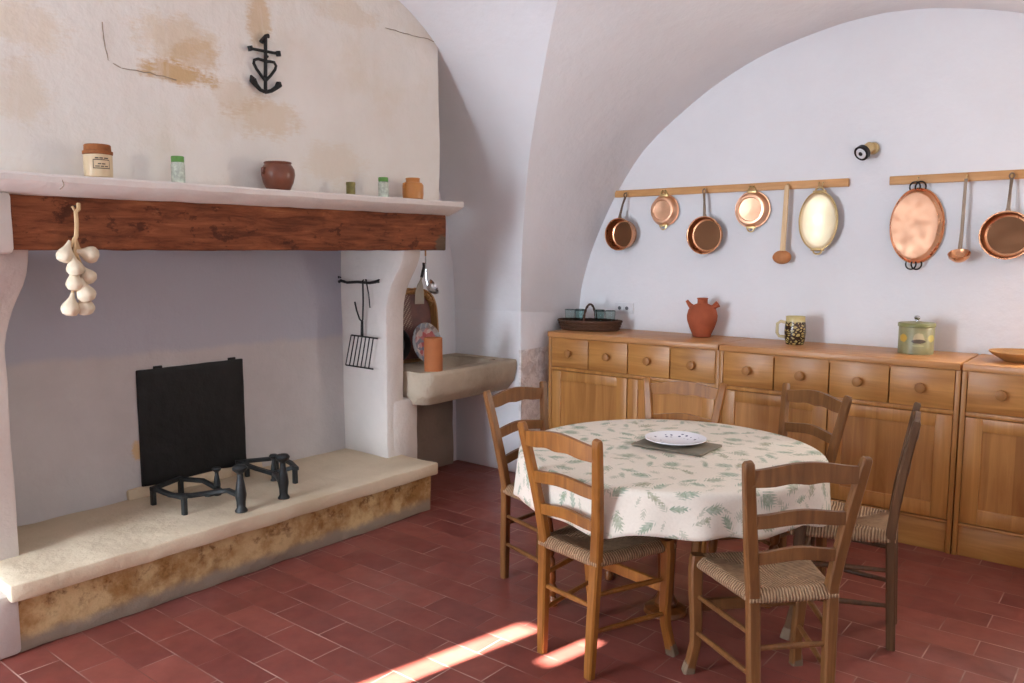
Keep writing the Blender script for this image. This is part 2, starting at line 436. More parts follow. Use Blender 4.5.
def m_cloth():
    t = NT('leaf_print_cotton'); uv = t.coord('UV')
    f, cr = leaf_pattern(t, uv, 9.5)
    mp2 = t.mapping(uv, (1, 1, 1), (0, 0, .4), (.37, .61, 0))
    f2, cr2 = leaf_pattern(t, mp2, 12.0, .37, 4.0, .22)
    ln = t.noise(uv, 90, 3)
    base = t.ramp(ln, [(.3, (.72, .655, .55)), (.7, (.77, .705, .60))])
    g1 = t.ramp(cr[2], [(0, s2l(96, 134, 104)), (.5, s2l(122, 150, 124)), (1, s2l(138, 140, 104))])
    k1 = t.math('MULTIPLY', f, t.ramp(t.noise(uv, 60, 3), [(.3, (.35,) * 3), (.7, (.85,) * 3)]))
    c = t.mix(k1, base, g1)
    c = t.mix(t.math('MULTIPLY', f2, .45), c, s2l(140, 150, 120))
    return t.out(c, .8, t.bump(ln, .05, .001), 0, .2)
M['cloth'] = m_cloth()

def m_rush():
    t = NT('woven_rush'); uv = t.coord('UV'); co = t.coord()
    u, v, w = t.sep(uv)
    nz = t.noise(co, 18, 4)
    s = t.math('SINE', t.math('ADD', t.math('MULTIPLY', u, 2 * PI / .0105), t.math('MULTIPLY', nz, 7.0)))
    h = t.math('ADD', t.math('MULTIPLY', s, .5), .5)
    c = t.ramp(h, [(0, s2l(118, 88, 62)), (.4, s2l(156, 124, 94)), (1, s2l(184, 152, 120))])
    c = t.mix(1.0, c, t.ramp(t.noise(co, 40, 4), [(.3, (.75, .72, .7)), (.7, (1.12, 1.1, 1.06))]), 'MULTIPLY')
    return t.out(c, .7, t.bump(h, .8, .006), 0, .25)
M['rush'] = m_rush()

def m_spots(name, base, spot, sc, lo, hi, rough=.3, ring=None):
    t = NT(name); co = t.coord()
    v = t.n('ShaderNodeTexVoronoi'); t.l(co, v.inputs['Vector']); v.inputs['Scale'].default_value = sc
    f = t.math('SUBTRACT', 1.0, t.step(v.outputs['Distance'], lo, hi))
    if ring:
        x, y, z = t.sep(co); r = t.math('SQRT', t.math('ADD', t.math('MULTIPLY', x, x), t.math('MULTIPLY', y, y)))
        f = t.math('MULTIPLY', f, t.math('MULTIPLY', t.step(r, ring[0], ring[0] + .006), t.math('SUBTRACT', 1.0, t.step(r, ring[1], ring[1] + .006))))
    return t.out(t.mix(f, base, spot), rough)
M['white_plate'] = m_spots('white_glaze_blue_sprigs', (.82, .83, .86), s2l(60, 66, 104), 42, .20, .30, .15, ring=(.055, .098))
def m_deco():
    t = NT('flower_painted_plate'); co = t.coord()
    v = t.n('ShaderNodeTexVoronoi'); t.l(co, v.inputs['Vector']); v.inputs['Scale'].default_value = 34
    g = t.sep(v.outputs['Color'])
    x, y, z = t.sep(co); r = t.math('SQRT', t.math('ADD', t.math('MULTIPLY', x, x), t.math('MULTIPLY', y, y)))
    rim = t.ramp(g[0], [(0, s2l(92, 108, 132)), (.35, s2l(160, 168, 172)), (.6, s2l(190, 186, 178)), (.9, s2l(104, 88, 92))])
    cen = t.ramp(g[1], [(0, s2l(168, 64, 66)), (.4, s2l(190, 130, 128)), (.7, s2l(206, 190, 180)), (1, s2l(96, 100, 120))])
    return t.out(t.mix(t.step(r, .09, .1), cen, rim), .3)
M['deco'] = m_deco()
def m_tray():
    t = NT('dark_red_tray_panel'); co = t.coord(); n = t.noise(co, 14, 5)
    c = t.ramp(n, [(.35, s2l(74, 36, 30)), (.65, s2l(104, 54, 44))])
    x, y, z = t.sep(co)
    w = t.math('SINE', t.math('MULTIPLY', t.math('ADD', y, t.math('MULTIPLY', z, .5)), 260.0)); w2 = t.math('SINE', t.math('MULTIPLY', z, 330.0))
    f = t.math('MULTIPLY', t.step(t.math('MULTIPLY', w, w2), .2, .5), t.math('MULTIPLY', t.math('SUBTRACT', 1.0, t.step(y, -.03, .0)), t.step(z, .2, .24)))
    return t.out(t.mix(t.math('MULTIPLY', f, .7), c, s2l(196, 176, 146)), .5)
M['tray_red'] = m_tray()
M['tray_rim'] = m_wood('straw_tray_rim', s2l(132, 92, 48), s2l(192, 146, 92), grain=50, bump=.5)
def m_mug():
    t = NT('blotched_mug_glaze'); co = t.coord()
    v = t.n('ShaderNodeTexVoronoi'); v.feature = 'DISTANCE_TO_EDGE'; t.l(t.mapping(co, (1, 1, 1.5)), v.inputs['Vector']); v.inputs['Scale'].default_value = 38
    n = t.noise(co, 60, 4)
    f = t.math('ADD', v.outputs['Distance'], t.math('MULTIPLY', t.math('SUBTRACT', n, .5), .2))
    x, y, z = t.sep(co)
    cream = t.ramp(z, [(0, s2l(170, 150, 92)), (1, s2l(206, 190, 130))])
    c = t.mix(t.step(f, .12, .2), s2l(52, 34, 20), cream)
    top = t.step(z, .128, .138)
    return t.out(t.mix(top, c, s2l(206, 190, 134)), .25)
M['mug'] = m_mug()
M['mug_cream'] = m_plain('cream_mug_glaze', s2l(206, 192, 150), .25)
def m_tin():
    t = NT('painted_green_tin'); co = t.coord(); x, y, z = t.sep(co)
    n = t.noise(co, 14, 4)
    c = t.ramp(n, [(.3, s2l(124, 122, 86)), (.7, s2l(152, 147, 106))])
    def sp(c, cx, cz, rx, rz, col, k=1.0, ns=.5):
        dx = t.math('DIVIDE', t.math('SUBTRACT', x, cx), rx); dz = t.math('DIVIDE', t.math('SUBTRACT', z, cz), rz)
        d = t.math('ADD', t.math('MULTIPLY', dx, dx), t.math('MULTIPLY', dz, dz)); d = t.math('ADD', d, t.math('MULTIPLY', t.math('SUBTRACT', t.noise(co, 60, 4), .5), ns * 2))
        return t.mix(t.math('MULTIPLY', t.math('SUBTRACT', 1.0, t.step(d, .7, 1.1)), k), c, col)
    c = sp(c, .012, .085, .028, .03, s2l(196, 176, 140), .7); c = sp(c, .012, .07, .034, .012, s2l(62, 44, 36), .9)
    c = sp(c, -.06, .085, .018, .022, s2l(202, 160, 60), .9); c = sp(c, .07, .085, .014, .02, s2l(190, 170, 70), .8)
    c = sp(c, .012, .048, .03, .005, s2l(180, 176, 130), .7)
    return t.out(c, .4)
M['tinpaint'] = m_tin()
M['tinlid'] = m_plain('green_tin_lid', s2l(124, 124, 76), .4, 0, .08)

# ------------------------------------------------------------------ the room
YB = 4.85      # back wall
YP = 4.17      # front of the corner piers
XJ = -3.31     # left jamb of the back recess
XC = -1.31     # crown line
XR = 2 * XC - XJ
XL = -3.90; XRW = 1.6; YR = -1.5
G = mono([0, .012, .04, .126, .262, .46, .656, .867, 1.1, 1.4, 1.7, 2.0], [1.10, 1.30, 1.505, 1.818, 2.104, 2.349, 2.56, 2.732, 2.85, 2.94, 2.985, 3.0])
B = mono([0, .015, .05, .09, .2, .33, .51, .8, 1.07, 1.32, 1.557, 1.83, 2.0], [1.05, 1.20, 1.34, 1.46, 1.70, 1.925, 2.16, 2.39, 2.555, 2.665, 2.73, 2.775, 2.785])
SY = .92
YC = YP - SY * 2.0

b = MB(); b.box(XL - .4, XRW + .2, YR - .3, YB + .3, -.12, 0)
struct('floor', b, M['floor'])
# left wall
b = MB(); b.box(XL - .25, XL, YR - .3, YP + .2, 0, 3.4); struct('wall_left', b, M['wall'])
# back wall of the recess
W2X0, W2X1, W2Z0, W2Z1 = -.22, .36, 1.15, 1.93
b = MB(); b.box(XJ - .25, W2X0, YB, YB + .25, 0, 3.2); b.box(W2X1, XR + .25, YB, YB + .25, 0, 3.2)
b.box(W2X0, W2X1, YB, YB + .25, 0, W2Z0); b.box(W2X0, W2X1, YB, YB + .25, W2Z1, 3.2); struct('wall_back', b, M['wall'])
# corner piers: front face and jamb in one block each
def pier_block(x0, x1):
    b = MB(); b.box(x0, x1, YP, YB + .1, 0, 1.16, .012); return b
# pier as loft following the springing of the vault so nothing pokes through
b = MB(); b.box(XL - .25, XJ, YP, YB + .05, 0, 1.30, .015)
struct('wall_left_pier', b, M['wall'])
b = MB(); b.box(XR, XRW + .2, YP, YB + .05, 0, 1.30, .015)
struct('wall_right_pier', b, M['wall'])
# rough unplastered stone at the foot of the pier
b = MB()
b.grid(lambda u, v: (XJ + .004, YP - .004 + u * .40, v * .845), 16, 30)
b.grid(lambda u, v: (XJ + .004 - u * .018, YP - .004, v * .845), 1, 30)
for i in range(len(b.v)):
    x, y, z = b.v[i]
    k = (math.sin(y * 61 + z * 23) + math.sin(z * 47 - y * 31) + math.sin(z * 90 + 2 * math.sin(y * 70))) / 3
    b.v[i] = (x + .007 * max(0, k) + .001, y - .003 * max(0, k), z)
struct('trim_1', b, M['rubble'])

# groin vault
cm = MB()
N = 40
ts = [2.0 * (i / N) ** 1.6 for i in range(N + 1)]
def wob(x, y, z):
    from mathutils import noise
    q = noise.noise(Vector((x * 1.1, y * 1.1, z * 1.1))) * .012
    return q
def vault_pt(x, y, z): return (x, y, z + wob(x, y, z))
for sgn in (1, -1):
    X = (lambda d: XC - sgn * (2.0 - d))
    # back web : from the lunette on the back wall to the groin line
    secs = []
    def fb(u, v, X=X):
        t = ts[int(round(u * N))]; zb = B(t); zg = max(G(t), zb); yg = YP - SY * t
        y = YB + .02 + (yg - YB - .02) * v
        k = v * v * .35 + v * .65
        x0 = X(t)
        return vault_pt(x0, y, zb + (zg - zb) * k)
    cm.grid(fb, N, 14)
    # side web : level barrel from groin to side wall
    def fs(u, v, X=X, sgn=sgn):
        t = ts[int(round(u * N))]; z = G(t); y = YP - SY * t
        xe = XL - .1 if sgn == 1 else XRW + .1
        return vault_pt(X(t) + (xe - X(t)) * v, y, z)
    cm.grid(fs, N, 12)
cm.box(XL - .2, XRW + .2, YR - .2, YC + .06, 3.004, 3.1); cm.box(XL - .3, XRW + .3, YR - .3, YB + .3, 3.4, 3.5)
co_ = struct('ceiling', cm, M['vault'], smooth=50)
# merge so that each web shades smoothly
bm = bmesh.new(); bm.from_mesh(co_.data); bmesh.ops.remove_doubles(bm, verts=bm.verts[:], dist=.0008); bm.to_mesh(co_.data); bm.free()
co_.data.shade_smooth(); co_.data.set_sharp_from_angle(angle=math.radians(24))

# right wall with an opening added for the fill lamp, rear wall with a tall glazed opening (both behind the camera's view)
b = MB(); b.box(XRW, XRW + .25, YR - .3, -.10, 0, 3.4); b.box(XRW, XRW + .25, 1.0, YB + .1, 0, 3.4)
b.box(XRW, XRW + .25, -.10, 1.0, 0, .85); b.box(XRW, XRW + .25, -.10, 1.0, 2.15, 3.4)
struct('wall_right', b, M['wall'])
b = MB(); b.box(XRW + .1, XRW + .15, -.1, 1.0, .85, .9); b.box(XRW + .1, XRW + .15, -.1, 1.0, 2.1, 2.15); b.box(XRW + .1, XRW + .15, -.1, -.05, .85, 2.15); b.box(XRW + .1, XRW + .15, .95, 1.0, .85, 2.15)
struct('fill_window', b, M['chair_mid'])  # unseen window frame added around the fill lamp
W1X0, W1X1, W1Z0, W1Z1 = -3.55, -2.655, .25, 2.2
b = MB()
YS = YR - .25
b.box(XL - .1, W1X0, YS, YR, 0, 3.4); b.box(W1X1, -2.53, YS, YR, 0, 3.4); b.box(-2.41, XRW + .1, YS, YR, 0, 3.4)
b.box(W1X0, W1X1, YS, YR, 0, W1Z0); b.box(W1X0, W1X1, YS, YR, W1Z1, 3.4)
b.box(-2.53, -2.41, YS, YR, 0, 1.97); b.box(-2.53, -2.41, YS, YR, 2.23, 3.4)
struct('wall_rear', b, M['wall'])
# frames
b = MB()
for (x0, x1) in ((W1X0, W1X0 + .05), (W1X1 - .0, W1X1 + .0001)):
    b.box(x0, x1, YR - .1, YR - .05, W1Z0, W1Z1)
b.box(W1X0, W1X1, YR - .1, YR - .05, W1Z1 - .05, W1Z1); b.box(W1X0, W1X1, YR - .1, YR - .05, W1Z0, W1Z0 + .05)
struct('window_1', b, M['chair_mid'])
b = MB()
b.box(W2X0, W2X1, YB + .1, YB + .15, W2Z0, W2Z0 + .05); b.box(W2X0, W2X1, YB + .1, YB + .15, W2Z1 - .05, W2Z1)
b.box(W2X0, W2X0 + .05, YB + .1, YB + .15, W2Z0, W2Z1); b.box(W2X1 - .05, W2X1, YB + .1, YB + .15, W2Z0, W2Z1)
struct('window_2', b, M['chair_mid'])
# unseen wall added outside that keeps the sun off all but the edge of the rear window
b = MB(); b.box(-5.2, -3.075, -3.1, -2.95, -.1, 3.6)
struct('sun_blocker', b, M['wall'])

# ------------------------------------------------------------------ fireplace
FX = -3.95    # firebox back
fp = thing('fireplace', 'large plastered fireplace with rough wooden lintel, stained hood and raised stone hearth', 'fireplace', (-3.55, 2.2, 0))
def rough_box(x0, x1, y0, y1, z0, z1, nx, ny, nz, amp=.006, sc=7, round_=.0):
    bm = bmesh.new(); bmesh.ops.create_cube(bm, size=1.0)
    for v in bm.verts: v.co = Vector(((x0+x1)/2 + v.co.x*(x1-x0), (y0+y1)/2 + v.co.y*(y1-y0), (z0+z1)/2 + v.co.z*(z1-z0)))
    if round_: bmesh.ops.bevel(bm, geom=bm.edges[:], offset=round_, segments=2, affect='EDGES', profile=.5)
    for ax, lo, hi, n in ((0, x0, x1, nx), (1, y0, y1, ny), (2, z0, z1, nz)):
        for i in range(1, n):
            c = [0, 0, 0]; c[ax] = lo + (hi - lo) * i / n; no = [0, 0, 0]; no[ax] = 1
            bmesh.ops.bisect_plane(bm, geom=bm.verts[:] + bm.edges[:] + bm.faces[:], plane_co=c, plane_no=no)
    bm.verts.index_update()
    m = MB(); m.add([v.co[:] for v in bm.verts], [[v.index for v in f.verts] for f in bm.faces]); bm.free()
    return m.jitter(amp, sc)
HZ = .285
part('hearth_slab', rough_box(FX + .01, -3.20, 1.045, 3.275, .215, HZ, 6, 26, 2, .007, 6, .012), M['slab'], fp)
part('hearth_riser', rough_box(FX + .01, -3.245, 1.075, 3.255, 0.0, .22, 3, 26, 4, .008, 6, .006), M['riser'], fp)
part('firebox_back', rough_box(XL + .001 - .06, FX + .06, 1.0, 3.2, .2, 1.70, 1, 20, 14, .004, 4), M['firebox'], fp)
part('ledge', rough_box(FX - .01, -3.868, 1.80, 2.56, .27, .333, 2, 12, 2, .012, 9, .01), M['slab'], fp)
# right cheek with console profile (x,z) : corbel widens to carry the beam
def console(front, z0, z1, top):
    pts = []
    prof = [(z0, front + .005), (.5, front), (.9, front + .004), (1.15, front + .012), (1.24, front + .03), (1.32, front + .068), (1.38, front + .11), (1.43, front + .145), (1.47, front + .16), (z1, front + .165)]
    return prof
def cheek(y0, y1, front, z0=.27, z1=1.51, swell=0.0):
    m = MB(); prof = console(front, z0, z1, 0); secs = []
    f = mono([p[0] for p in prof], [p[1] for p in prof])
    nz = 26; ny = 3; nx = 6
    # closed outline in plan swept upward
    for i in range(nz + 1):
        z = z0 + (z1 - z0) * i / nz; xf = f(z); s = []
        xb = XL - .06
        yy1 = y1; y1 = yy1 + swell * (max(0.0, min(1.0, (z - 1.10) / .28))) ** 1.3
        e = .018
        s += [(xb, y0)] + [(xb + (xf - e - xb) * k / nx, y0) for k in range(1, nx + 1)] + [(xf - e * .3, y0 + e * .3), (xf, y0 + e), (xf, (y0 + y1) / 2), (xf, y1 - e), (xf - e * .3, y1 - e * .3)] + [(xf - e - (xf - e - xb) * k / nx, y1) for k in range(0, nx + 1)]
        secs.append([(x, y, z) for x, y in s]); y1 = yy1
    m.loft(secs); return m.jitter(.006, 5)
part('cheek', cheek(3.155, 3.295, -3.505), M['pier'], fp)
part('cheek', cheek(.72, 1.185, -3.50, swell=.05), M['pier'], fp)
part('beam_seat', rough_box(-3.52, -3.235, .72, 1.150, 1.49, 1.71, 2, 3, 3, .008, 7, .02), M['pier'], fp)
# foot of the right cheek under the sink
part('cheek_foot', rough_box(XL - .06, -3.50, 3.20, 3.405, 0, .62, 3, 2, 6, .006, 6, .02), M['pier'], fp)
part('cheek_foot', rough_box(XL - .06, -3.235, .70, 1.085, 0, .240, 3, 3, 3, .006, 6, .02), M['pier'], fp)
# lintel beam
part('lintel_beam', rough_box(-3.52, -3.25, 1.145, 3.405, 1.503, 1.704, 4, 40, 5, .006, 9, .008), M['beam'], fp)
# mantel shelf: moulded stone
prof = [(-3.45, 1.700), (-3.262, 1.700), (-3.248, 1.706), (-3.205, 1.722), (-3.165, 1.738), (-3.152, 1.748), (-3.150, 1.768), (-3.156, 1.776), (-3.20, 1.778), (-3.45, 1.780)]
m = MB(); secs = []
ny = 40
for i in range(ny + 1):
    y = .3 + (3.445 - .3) * i / ny
    k = max(0, (y - 3.39) / .055)
    secs.append([(x, y if j not in (2, 3, 4, 5, 6, 7) else y, z) for j, (x, z) in enumerate(prof)])
m.loft(secs); m.jitter(.004, 8)
part('mantel_shelf', m, M['mantel'], fp)
# hood: front face and returned right side
hb = rough_box(XL - .06, -3.36, .25, 3.465, 1.775, 2.98, 4, 30, 14, .009, 3.2)
ho = hb.build('hood', M['hood'], fp, 35, None, (-3.36, 1.45, 1.78)); ho.location = Vector((-3.36, 1.45, 1.78)) - fp.location
# plaster infill behind the beam closing the throat
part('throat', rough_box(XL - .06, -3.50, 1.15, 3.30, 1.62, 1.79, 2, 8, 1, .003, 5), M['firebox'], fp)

def line_on(X, pts, r_):
    m = MB(); P = [at(px, py, 'x', X) for px, py in pts]; Q = []
    for i in range(len(P) - 1):
        for k in range(4): Q.append(P[i].lerp(P[i + 1], k / 4))
    Q.append(P[-1]); m.tube(Q, r_, 5); return m.jitter(.006, 40)
M['crack'] = m_plain('plaster_crack', s2l(150, 134, 116), .9)
part('plaster_crack', line_on(-3.358, [(102, 22), (104, 44), (108, 60), (122, 68), (150, 73), (176, 80)], .0022), M['crack'], fp)
part('plaster_crack', line_on(-3.358, [(386, 28), (404, 33), (420, 37), (437, 42)], .0022), M['crack'], fp)
part('plaster_crack', line_on(-3.151, [(62, 178), (63, 184), (60, 190)], .002), M['crack'], fp)
# fireback
m = MB()
m.loft([[(x, 1.895, .33), (x, 2.47, .325), (x, 2.475, .905), (x, 1.897, .925)] for x in (-3.905, -3.882)])
fb_ = thing('cast_iron_fireback', 'large square black cast iron plate leaning on the firebox back wall', 'fireback', (-3.89, 2.18, .333))
fbp = rough_box(-3.905, -3.878, 1.876, 2.460, .333, .918, 1, 20, 20, .0015, 14, .004)
part('plate', fbp, M['black_plate'], fb_)
m = MB()
for yy in (1.965, 2.385): m.box(-3.905, -3.884, yy, yy + .045, .912, .928, .003)
part('lug', MB().box(-3.905, -3.884, 1.965, 2.01, .910, .930, .003), M['black_plate'], fb_)
part('lug', MB().box(-3.905, -3.884, 2.375, 2.42, .910, .930, .003), M['black_plate'], fb_)
# ------------------------------------------------------------------ andirons
def andiron(name, label, P, post, second, heads):
    r = thing(name, label, 'andiron', (post[0], post[1], HZ))
    m = MB()
    for i in range(len(P) - 1):
        m.bars([P[i], P[i + 1]], .03, .022, (0, 0, 1))
    part('frame', m, M['greyiron'], r)
    return r
Z0 = HZ + .002
def baluster(x, y, h, w):
    m = MB()
    prof = [(.85, 0), (.85, .03), (.6, .09), (.62, .2), (.78, .36), (.62, .55), (.42, .72), (.40, .80), (.55, .83), (.95, .88), (1.05, .93), (.8, .98), (.1, 1.0)]
    m.lathe([(w * r, h * z) for r, z in prof], 12, (x, y, Z0))
    return m
def build_andiron(label, post, side, feet, path_list, short):
    r = thing('andiron', label, 'andiron', (post[0], post[1], HZ), 0, 'pair of andirons on the hearth')
    part('post', baluster(post[0], post[1], .225, .034), M['greyiron'], r)
    part('short_post', baluster(short[0], short[1], .145, .022), M['greyiron'], r)
    m = MB()
    for P in path_list: m.bars([(x, y, z) for x, y, z in P], .026, .02, (0, 0, 1))
    part('frame', m, M['greyiron'], r)
    for (x, y, zt) in feet:
        part('leg', MB().bars([(x, y, Z0), (x, y, zt)], .026, .022, (0, 1, 0)), M['greyiron'], r)
zb = HZ + .085
build_andiron('left hand andiron, open rectangular black iron frame in front of the fireback',
    (-3.30, 2.055), 1, [(-3.715, 1.845, zb + .006), (-3.76, 2.01, zb + .006), (-3.46, 1.862, zb + .006)],
    [[(-3.70, 1.832, zb), (-3.775, 2.02, zb)], [(-3.775, 2.0, zb), (-3.69, 2.09, zb - .015), (-3.62, 2.12, zb - .045), (-3.56, 2.11, zb - .05)],
     [(-3.715, 1.845, zb), (-3.58, 1.862, zb - .012), (-3.45, 1.862, zb)],
     [(-3.56, 1.862, zb - .01), (-3.52, 1.93, zb - .02), (-3.46, 2.02, zb - .012), (-3.40, 2.05, zb), (-3.30, 2.055, zb - .01)], [(-3.56, 2.11, zb - .05), (-3.50, 2.0, zb - .03)]],
    (-3.62, 2.125))
build_andiron('right hand andiron, open rectangular black iron frame nearer the right cheek',
    (-3.315, 2.30), 1, [(-3.80, 2.41, zb + .006), (-3.75, 2.56, zb + .006), (-3.49, 2.495, zb + .006)],
    [[(-3.83, 2.36, zb), (-3.72, 2.58, zb)], [(-3.82, 2.37, zb), (-3.70, 2.40, zb - .02), (-3.58, 2.43, zb - .035), (-3.45, 2.36, zb - .01), (-3.315, 2.30, zb - .02)],
     [(-3.73, 2.57, zb), (-3.60, 2.55, zb - .005), (-3.47, 2.49, zb)], [(-3.50, 2.50, zb), (-3.59, 2.44, zb - .03)]],
    (-3.62, 2.455))

# ------------------------------------------------------------------ gridiron on its rail (hung on the right cheek)
YK = 3.155
r = thing('hook_rail', 'short forged iron hook rail on the right fireplace cheek', 'hook rail', (-3.70, YK, 1.315))
m = MB(); m.tube([(-3.885, YK - .02, 1.312), (-3.86, YK - .028, 1.322), (-3.80, YK - .03, 1.312), (-3.70, YK - .03, 1.318), (-3.60, YK - .03, 1.314), (-3.545, YK - .03, 1.322), (-3.52, YK - .026, 1.335)], [.007, .009, .008, .008, .008, .009, .005], 8)
part('bar', m, M['iron'], r)
m = MB(); m.tube([(-3.885, YK - .02, 1.312), (-3.90, YK - .02, 1.325), (-3.89, YK - .02, 1.345), (-3.87, YK - .02, 1.34)], .005, 6); part('scroll', m, M['iron'], r)
m = MB(); m.tube([(-3.86, YK - .028, 1.32), (-3.86, YK + .004, 1.32)], .005, 6); part('bracket', m, M['iron'], r)
m = MB(); m.tube([(-3.55, YK - .028, 1.32), (-3.55, YK + .004, 1.32)], .005, 6); part('bracket', m, M['iron'], r)
r = thing('gridiron', 'black iron gridiron with forked handle hanging inside the right fireplace cheek', 'grill', (-3.70, YK - .03, .82))
yk = YK - .033
m = MB()
m.tube([(-3.655, yk, 1.305), (-3.648, yk - .012, 1.322), (-3.64, yk - .004, 1.333)], .004, 6)
m.tube([(-3.655, yk, 1.305), (-3.655, yk, 1.20), (-3.662, yk, 1.10), (-3.668, yk, 1.085)], .005, 6)
m.tube([(-3.73, yk, 1.20), (-3.715, yk, 1.15), (-3.69, yk, 1.10), (-3.668, yk, 1.085)], .005, 6)
m.tube([(-3.668, yk, 1.09), (-3.672, yk, 1.0)], [.008, .009], 8)
part('handle', m, M['iron'], r)
m = MB()
TL, TR, BL, BR = (-3.765, 1.0), (-3.555, .995), (-3.822, .815), (-3.60, .812)
lerp = lambda a, b_, k: (a[0] + (b_[0] - a[0]) * k, a[1] + (b_[1] - a[1]) * k)
m.tube([(TL[0], yk, TL[1]), (TR[0] + .02, yk, TR[1])], .005, 6); part('frame', m, M['iron'], r); m = MB(); m.tube([(BL[0], yk, BL[1]), (BR[0] + .02, yk, BR[1])], .005, 6)
part('frame', m, M['iron'], r)
for k in range(7):
    a = lerp(TL, TR, k / 6.4); c = lerp(BL, BR, k / 6.4)
    part('bar', MB().tube([(a[0], yk - .004, a[1]), (c[0], yk - .004, c[1])], .0035, 6), M['iron'], r)
m = MB(); m.tube([(-3.622, yk, 1.33), (-3.615, yk - .012, 1.335), (-3.612, yk - .008, 1.31), (-3.605, yk, 1.25), (-3.602, yk + .005, 1.17)], .004, 6)
single('iron_hook', m, M['iron'], 'thin black iron hook hanging from the hook rail right of the grill handle', 'hook', (-3.605, yk, 1.17))

# ------------------------------------------------------------------ iron cross with heart and anchor on the hood
r = thing('cross_ornament', 'black wrought iron cross with heart and anchor mounted on the chimney hood', 'wall ornament', (-3.35, 2.30, 2.24))
xa = -3.336
def P2(l): return [tuple(at(240 + x / 9.1, 25 + y / 9.1, 'x', xa)) for x, y in l]
part('stem', MB().tube(P2([(232, 95), (232, 610)]), .0085, 8), M['iron'], r)
m = MB(); m.tube(P2([(85, 212), (350, 262)]), .007, 8)
m.tube(P2([(88, 190), (100, 235)]), .012, 8); m.tube(P2([(345, 238), (352, 285)]), .012, 8)
part('crossbar', m, M['iron'], r)
m = MB(); m.tube(P2([(195, 155), (215, 120), (232, 100), (258, 100)]), [.012, .008, .008, .011], 8); part('top_scroll', m, M['iron'], r)
m = MB(); m.tube(P2([(232, 510), (200, 470), (150, 400), (125, 350), (130, 318), (165, 308), (205, 320), (232, 332), (270, 332), (310, 340), (328, 372), (320, 405), (280, 460), (232, 510)]), .007, 8)
part('heart', m, M['iron'], r)
m = MB(); m.tube(P2([(98, 455), (115, 500), (145, 545), (185, 590), (232, 610), (285, 600), (330, 570), (355, 540), (368, 520)]), [.004, .017, .012, .009, .009, .009, .011, .017, .004], 8)
part('anchor', m, M['iron'], r)
part('fixing', MB().tube([(xa, 2.305, 2.40), (-3.366, 2.305, 2.40)], .006, 6), M['iron'], r)

# ------------------------------------------------------------------ garlic braid on the beam
r = thing('garlic_braid', 'string of white garlic bulbs hanging from the wooden lintel beam', 'garlic', (-3.215, 1.345, 1.27))
xg = -3.215
def gq(x, y): q = at(50 + x / 5.26, 195 + y / 5.26, 'x', xg); return (q.y, q.z)
m = MB()
def st(l, rad): m.tube([(xg + (k[2] if len(k) > 2 else 0),) + gq(k[0], k[1]) for k in l], rad, 7)
st([(155, 45, -.01), (150, 75), (135, 90), (140, 150), (138, 215), (125, 250)], .008)
st([(130, 60, -.02), (138, 95)], .005)
st([(130, 225), (110, 265), (85, 300)], .007); st([(130, 225), (150, 280), (190, 305)], .007)
st([(130, 225), (132, 300), (128, 360)], .008); st([(135, 300), (160, 360), (195, 415)], .006)
st([(128, 370), (128, 440)], .006); st([(125, 470), (118, 520), (108, 575)], .006); st([(128, 480), (150, 500), (180, 510)], .006); st([(130, 480), (160, 540), (185, 575)], .006)
part('stalk', m, M['straw'], r)
m = MB(); m.tube([(-3.25, 1.366, 1.668), (-3.225, 1.366, 1.668)], .004, 6); part('nail', m, M['iron'], r)
bulbs = [(78, 318, 38, 20, 0), (213, 314, 40, -75, 0), (125, 388, 38, -8, .012), (203, 432, 37, -30, -.004), (125, 466, 38, 0, .006), (182, 522, 42, -15, .012), (106, 598, 40, 12, 0), (187, 594, 40, -5, -.002)]
for (px, py, rad, tilt, dx) in bulbs:
    y, z = gq(px, py); R = rad / 5.26 * .0041 * 1.05
    m = MB(); prof = [(.02, -.82), (.35, -.84), (.72, -.68), (.97, -.25), (1.0, .05), (.86, .45), (.62, .80), (.40, 1.15), (.26, 1.5), (.17, 1.9)]
    secs = []
    ta = math.radians(tilt)
    for pr_, ph in prof:
        s = []
        for k in range(20):
            a = 2 * PI * k / 20; rr = R * pr_ * (1 + .05 * math.cos(5 * a) * min(1, pr_ * 1.2))
            lx, ly, lz = rr * math.cos(a), rr * math.sin(a), R * ph
            s.append((xg + dx + lx, y + ly * math.cos(ta) - lz * math.sin(-ta) * -1 * -1 if False else y + ly * math.cos(ta) + lz * math.sin(ta), z - ly * math.sin(ta) + lz * math.cos(ta)))
        secs.append(s)
    m.loft(secs); part('bulb', m, M['garlic'], r)

# ------------------------------------------------------------------ things on the mantel shelf
ZM = 1.779
XM = -3.245
def lathe_thing(name, label, cat, x, y, z, prof, mat, n=32, pn='body'):
    r = thing(name, label, cat, (x, y, z)); m = MB(); m.lathe(prof, n); part(pn, m, mat, r, False, 40); return r
R_ = lathe_thing('storage_jar', 'cream jar with brown lid and printed label on the left of the mantel', 'jar', XM, 1.462, ZM,
    [(.046, 0), (.050, .004), (.051, .03), (.051, .085), (.049, .09)], M['cream_jar'])
part('lid', MB().lathe([(.0495, .088), (.054, .09), (.054, .101), (.0485, .103), (.0475, .124), (.044, .127)], 36), M['cork'], R_, False, 30)
def curved_patch(r, a0, a1, z0, z1, n=8):
    m = MB(); m.grid(lambda u, v: (r * math.cos(a0 + (a1 - a0) * u), r * math.sin(a0 + (a1 - a0) * u), z0 + (z1 - z0) * v), n, 1); return m
AC = math.atan2(-1.462, 3.245)  # direction toward the room
m = MB()
def ink(a0, a1, z0, z1):
    q = curved_patch(.0516, AC + a0, AC + a1, z0, z1); m.add(q.v, q.f)
ink(-.35, .85, .065, .068); ink(-.35, .85, .033, .036); ink(-.35, -.31, .036, .065); ink(.81, .85, .036, .065)
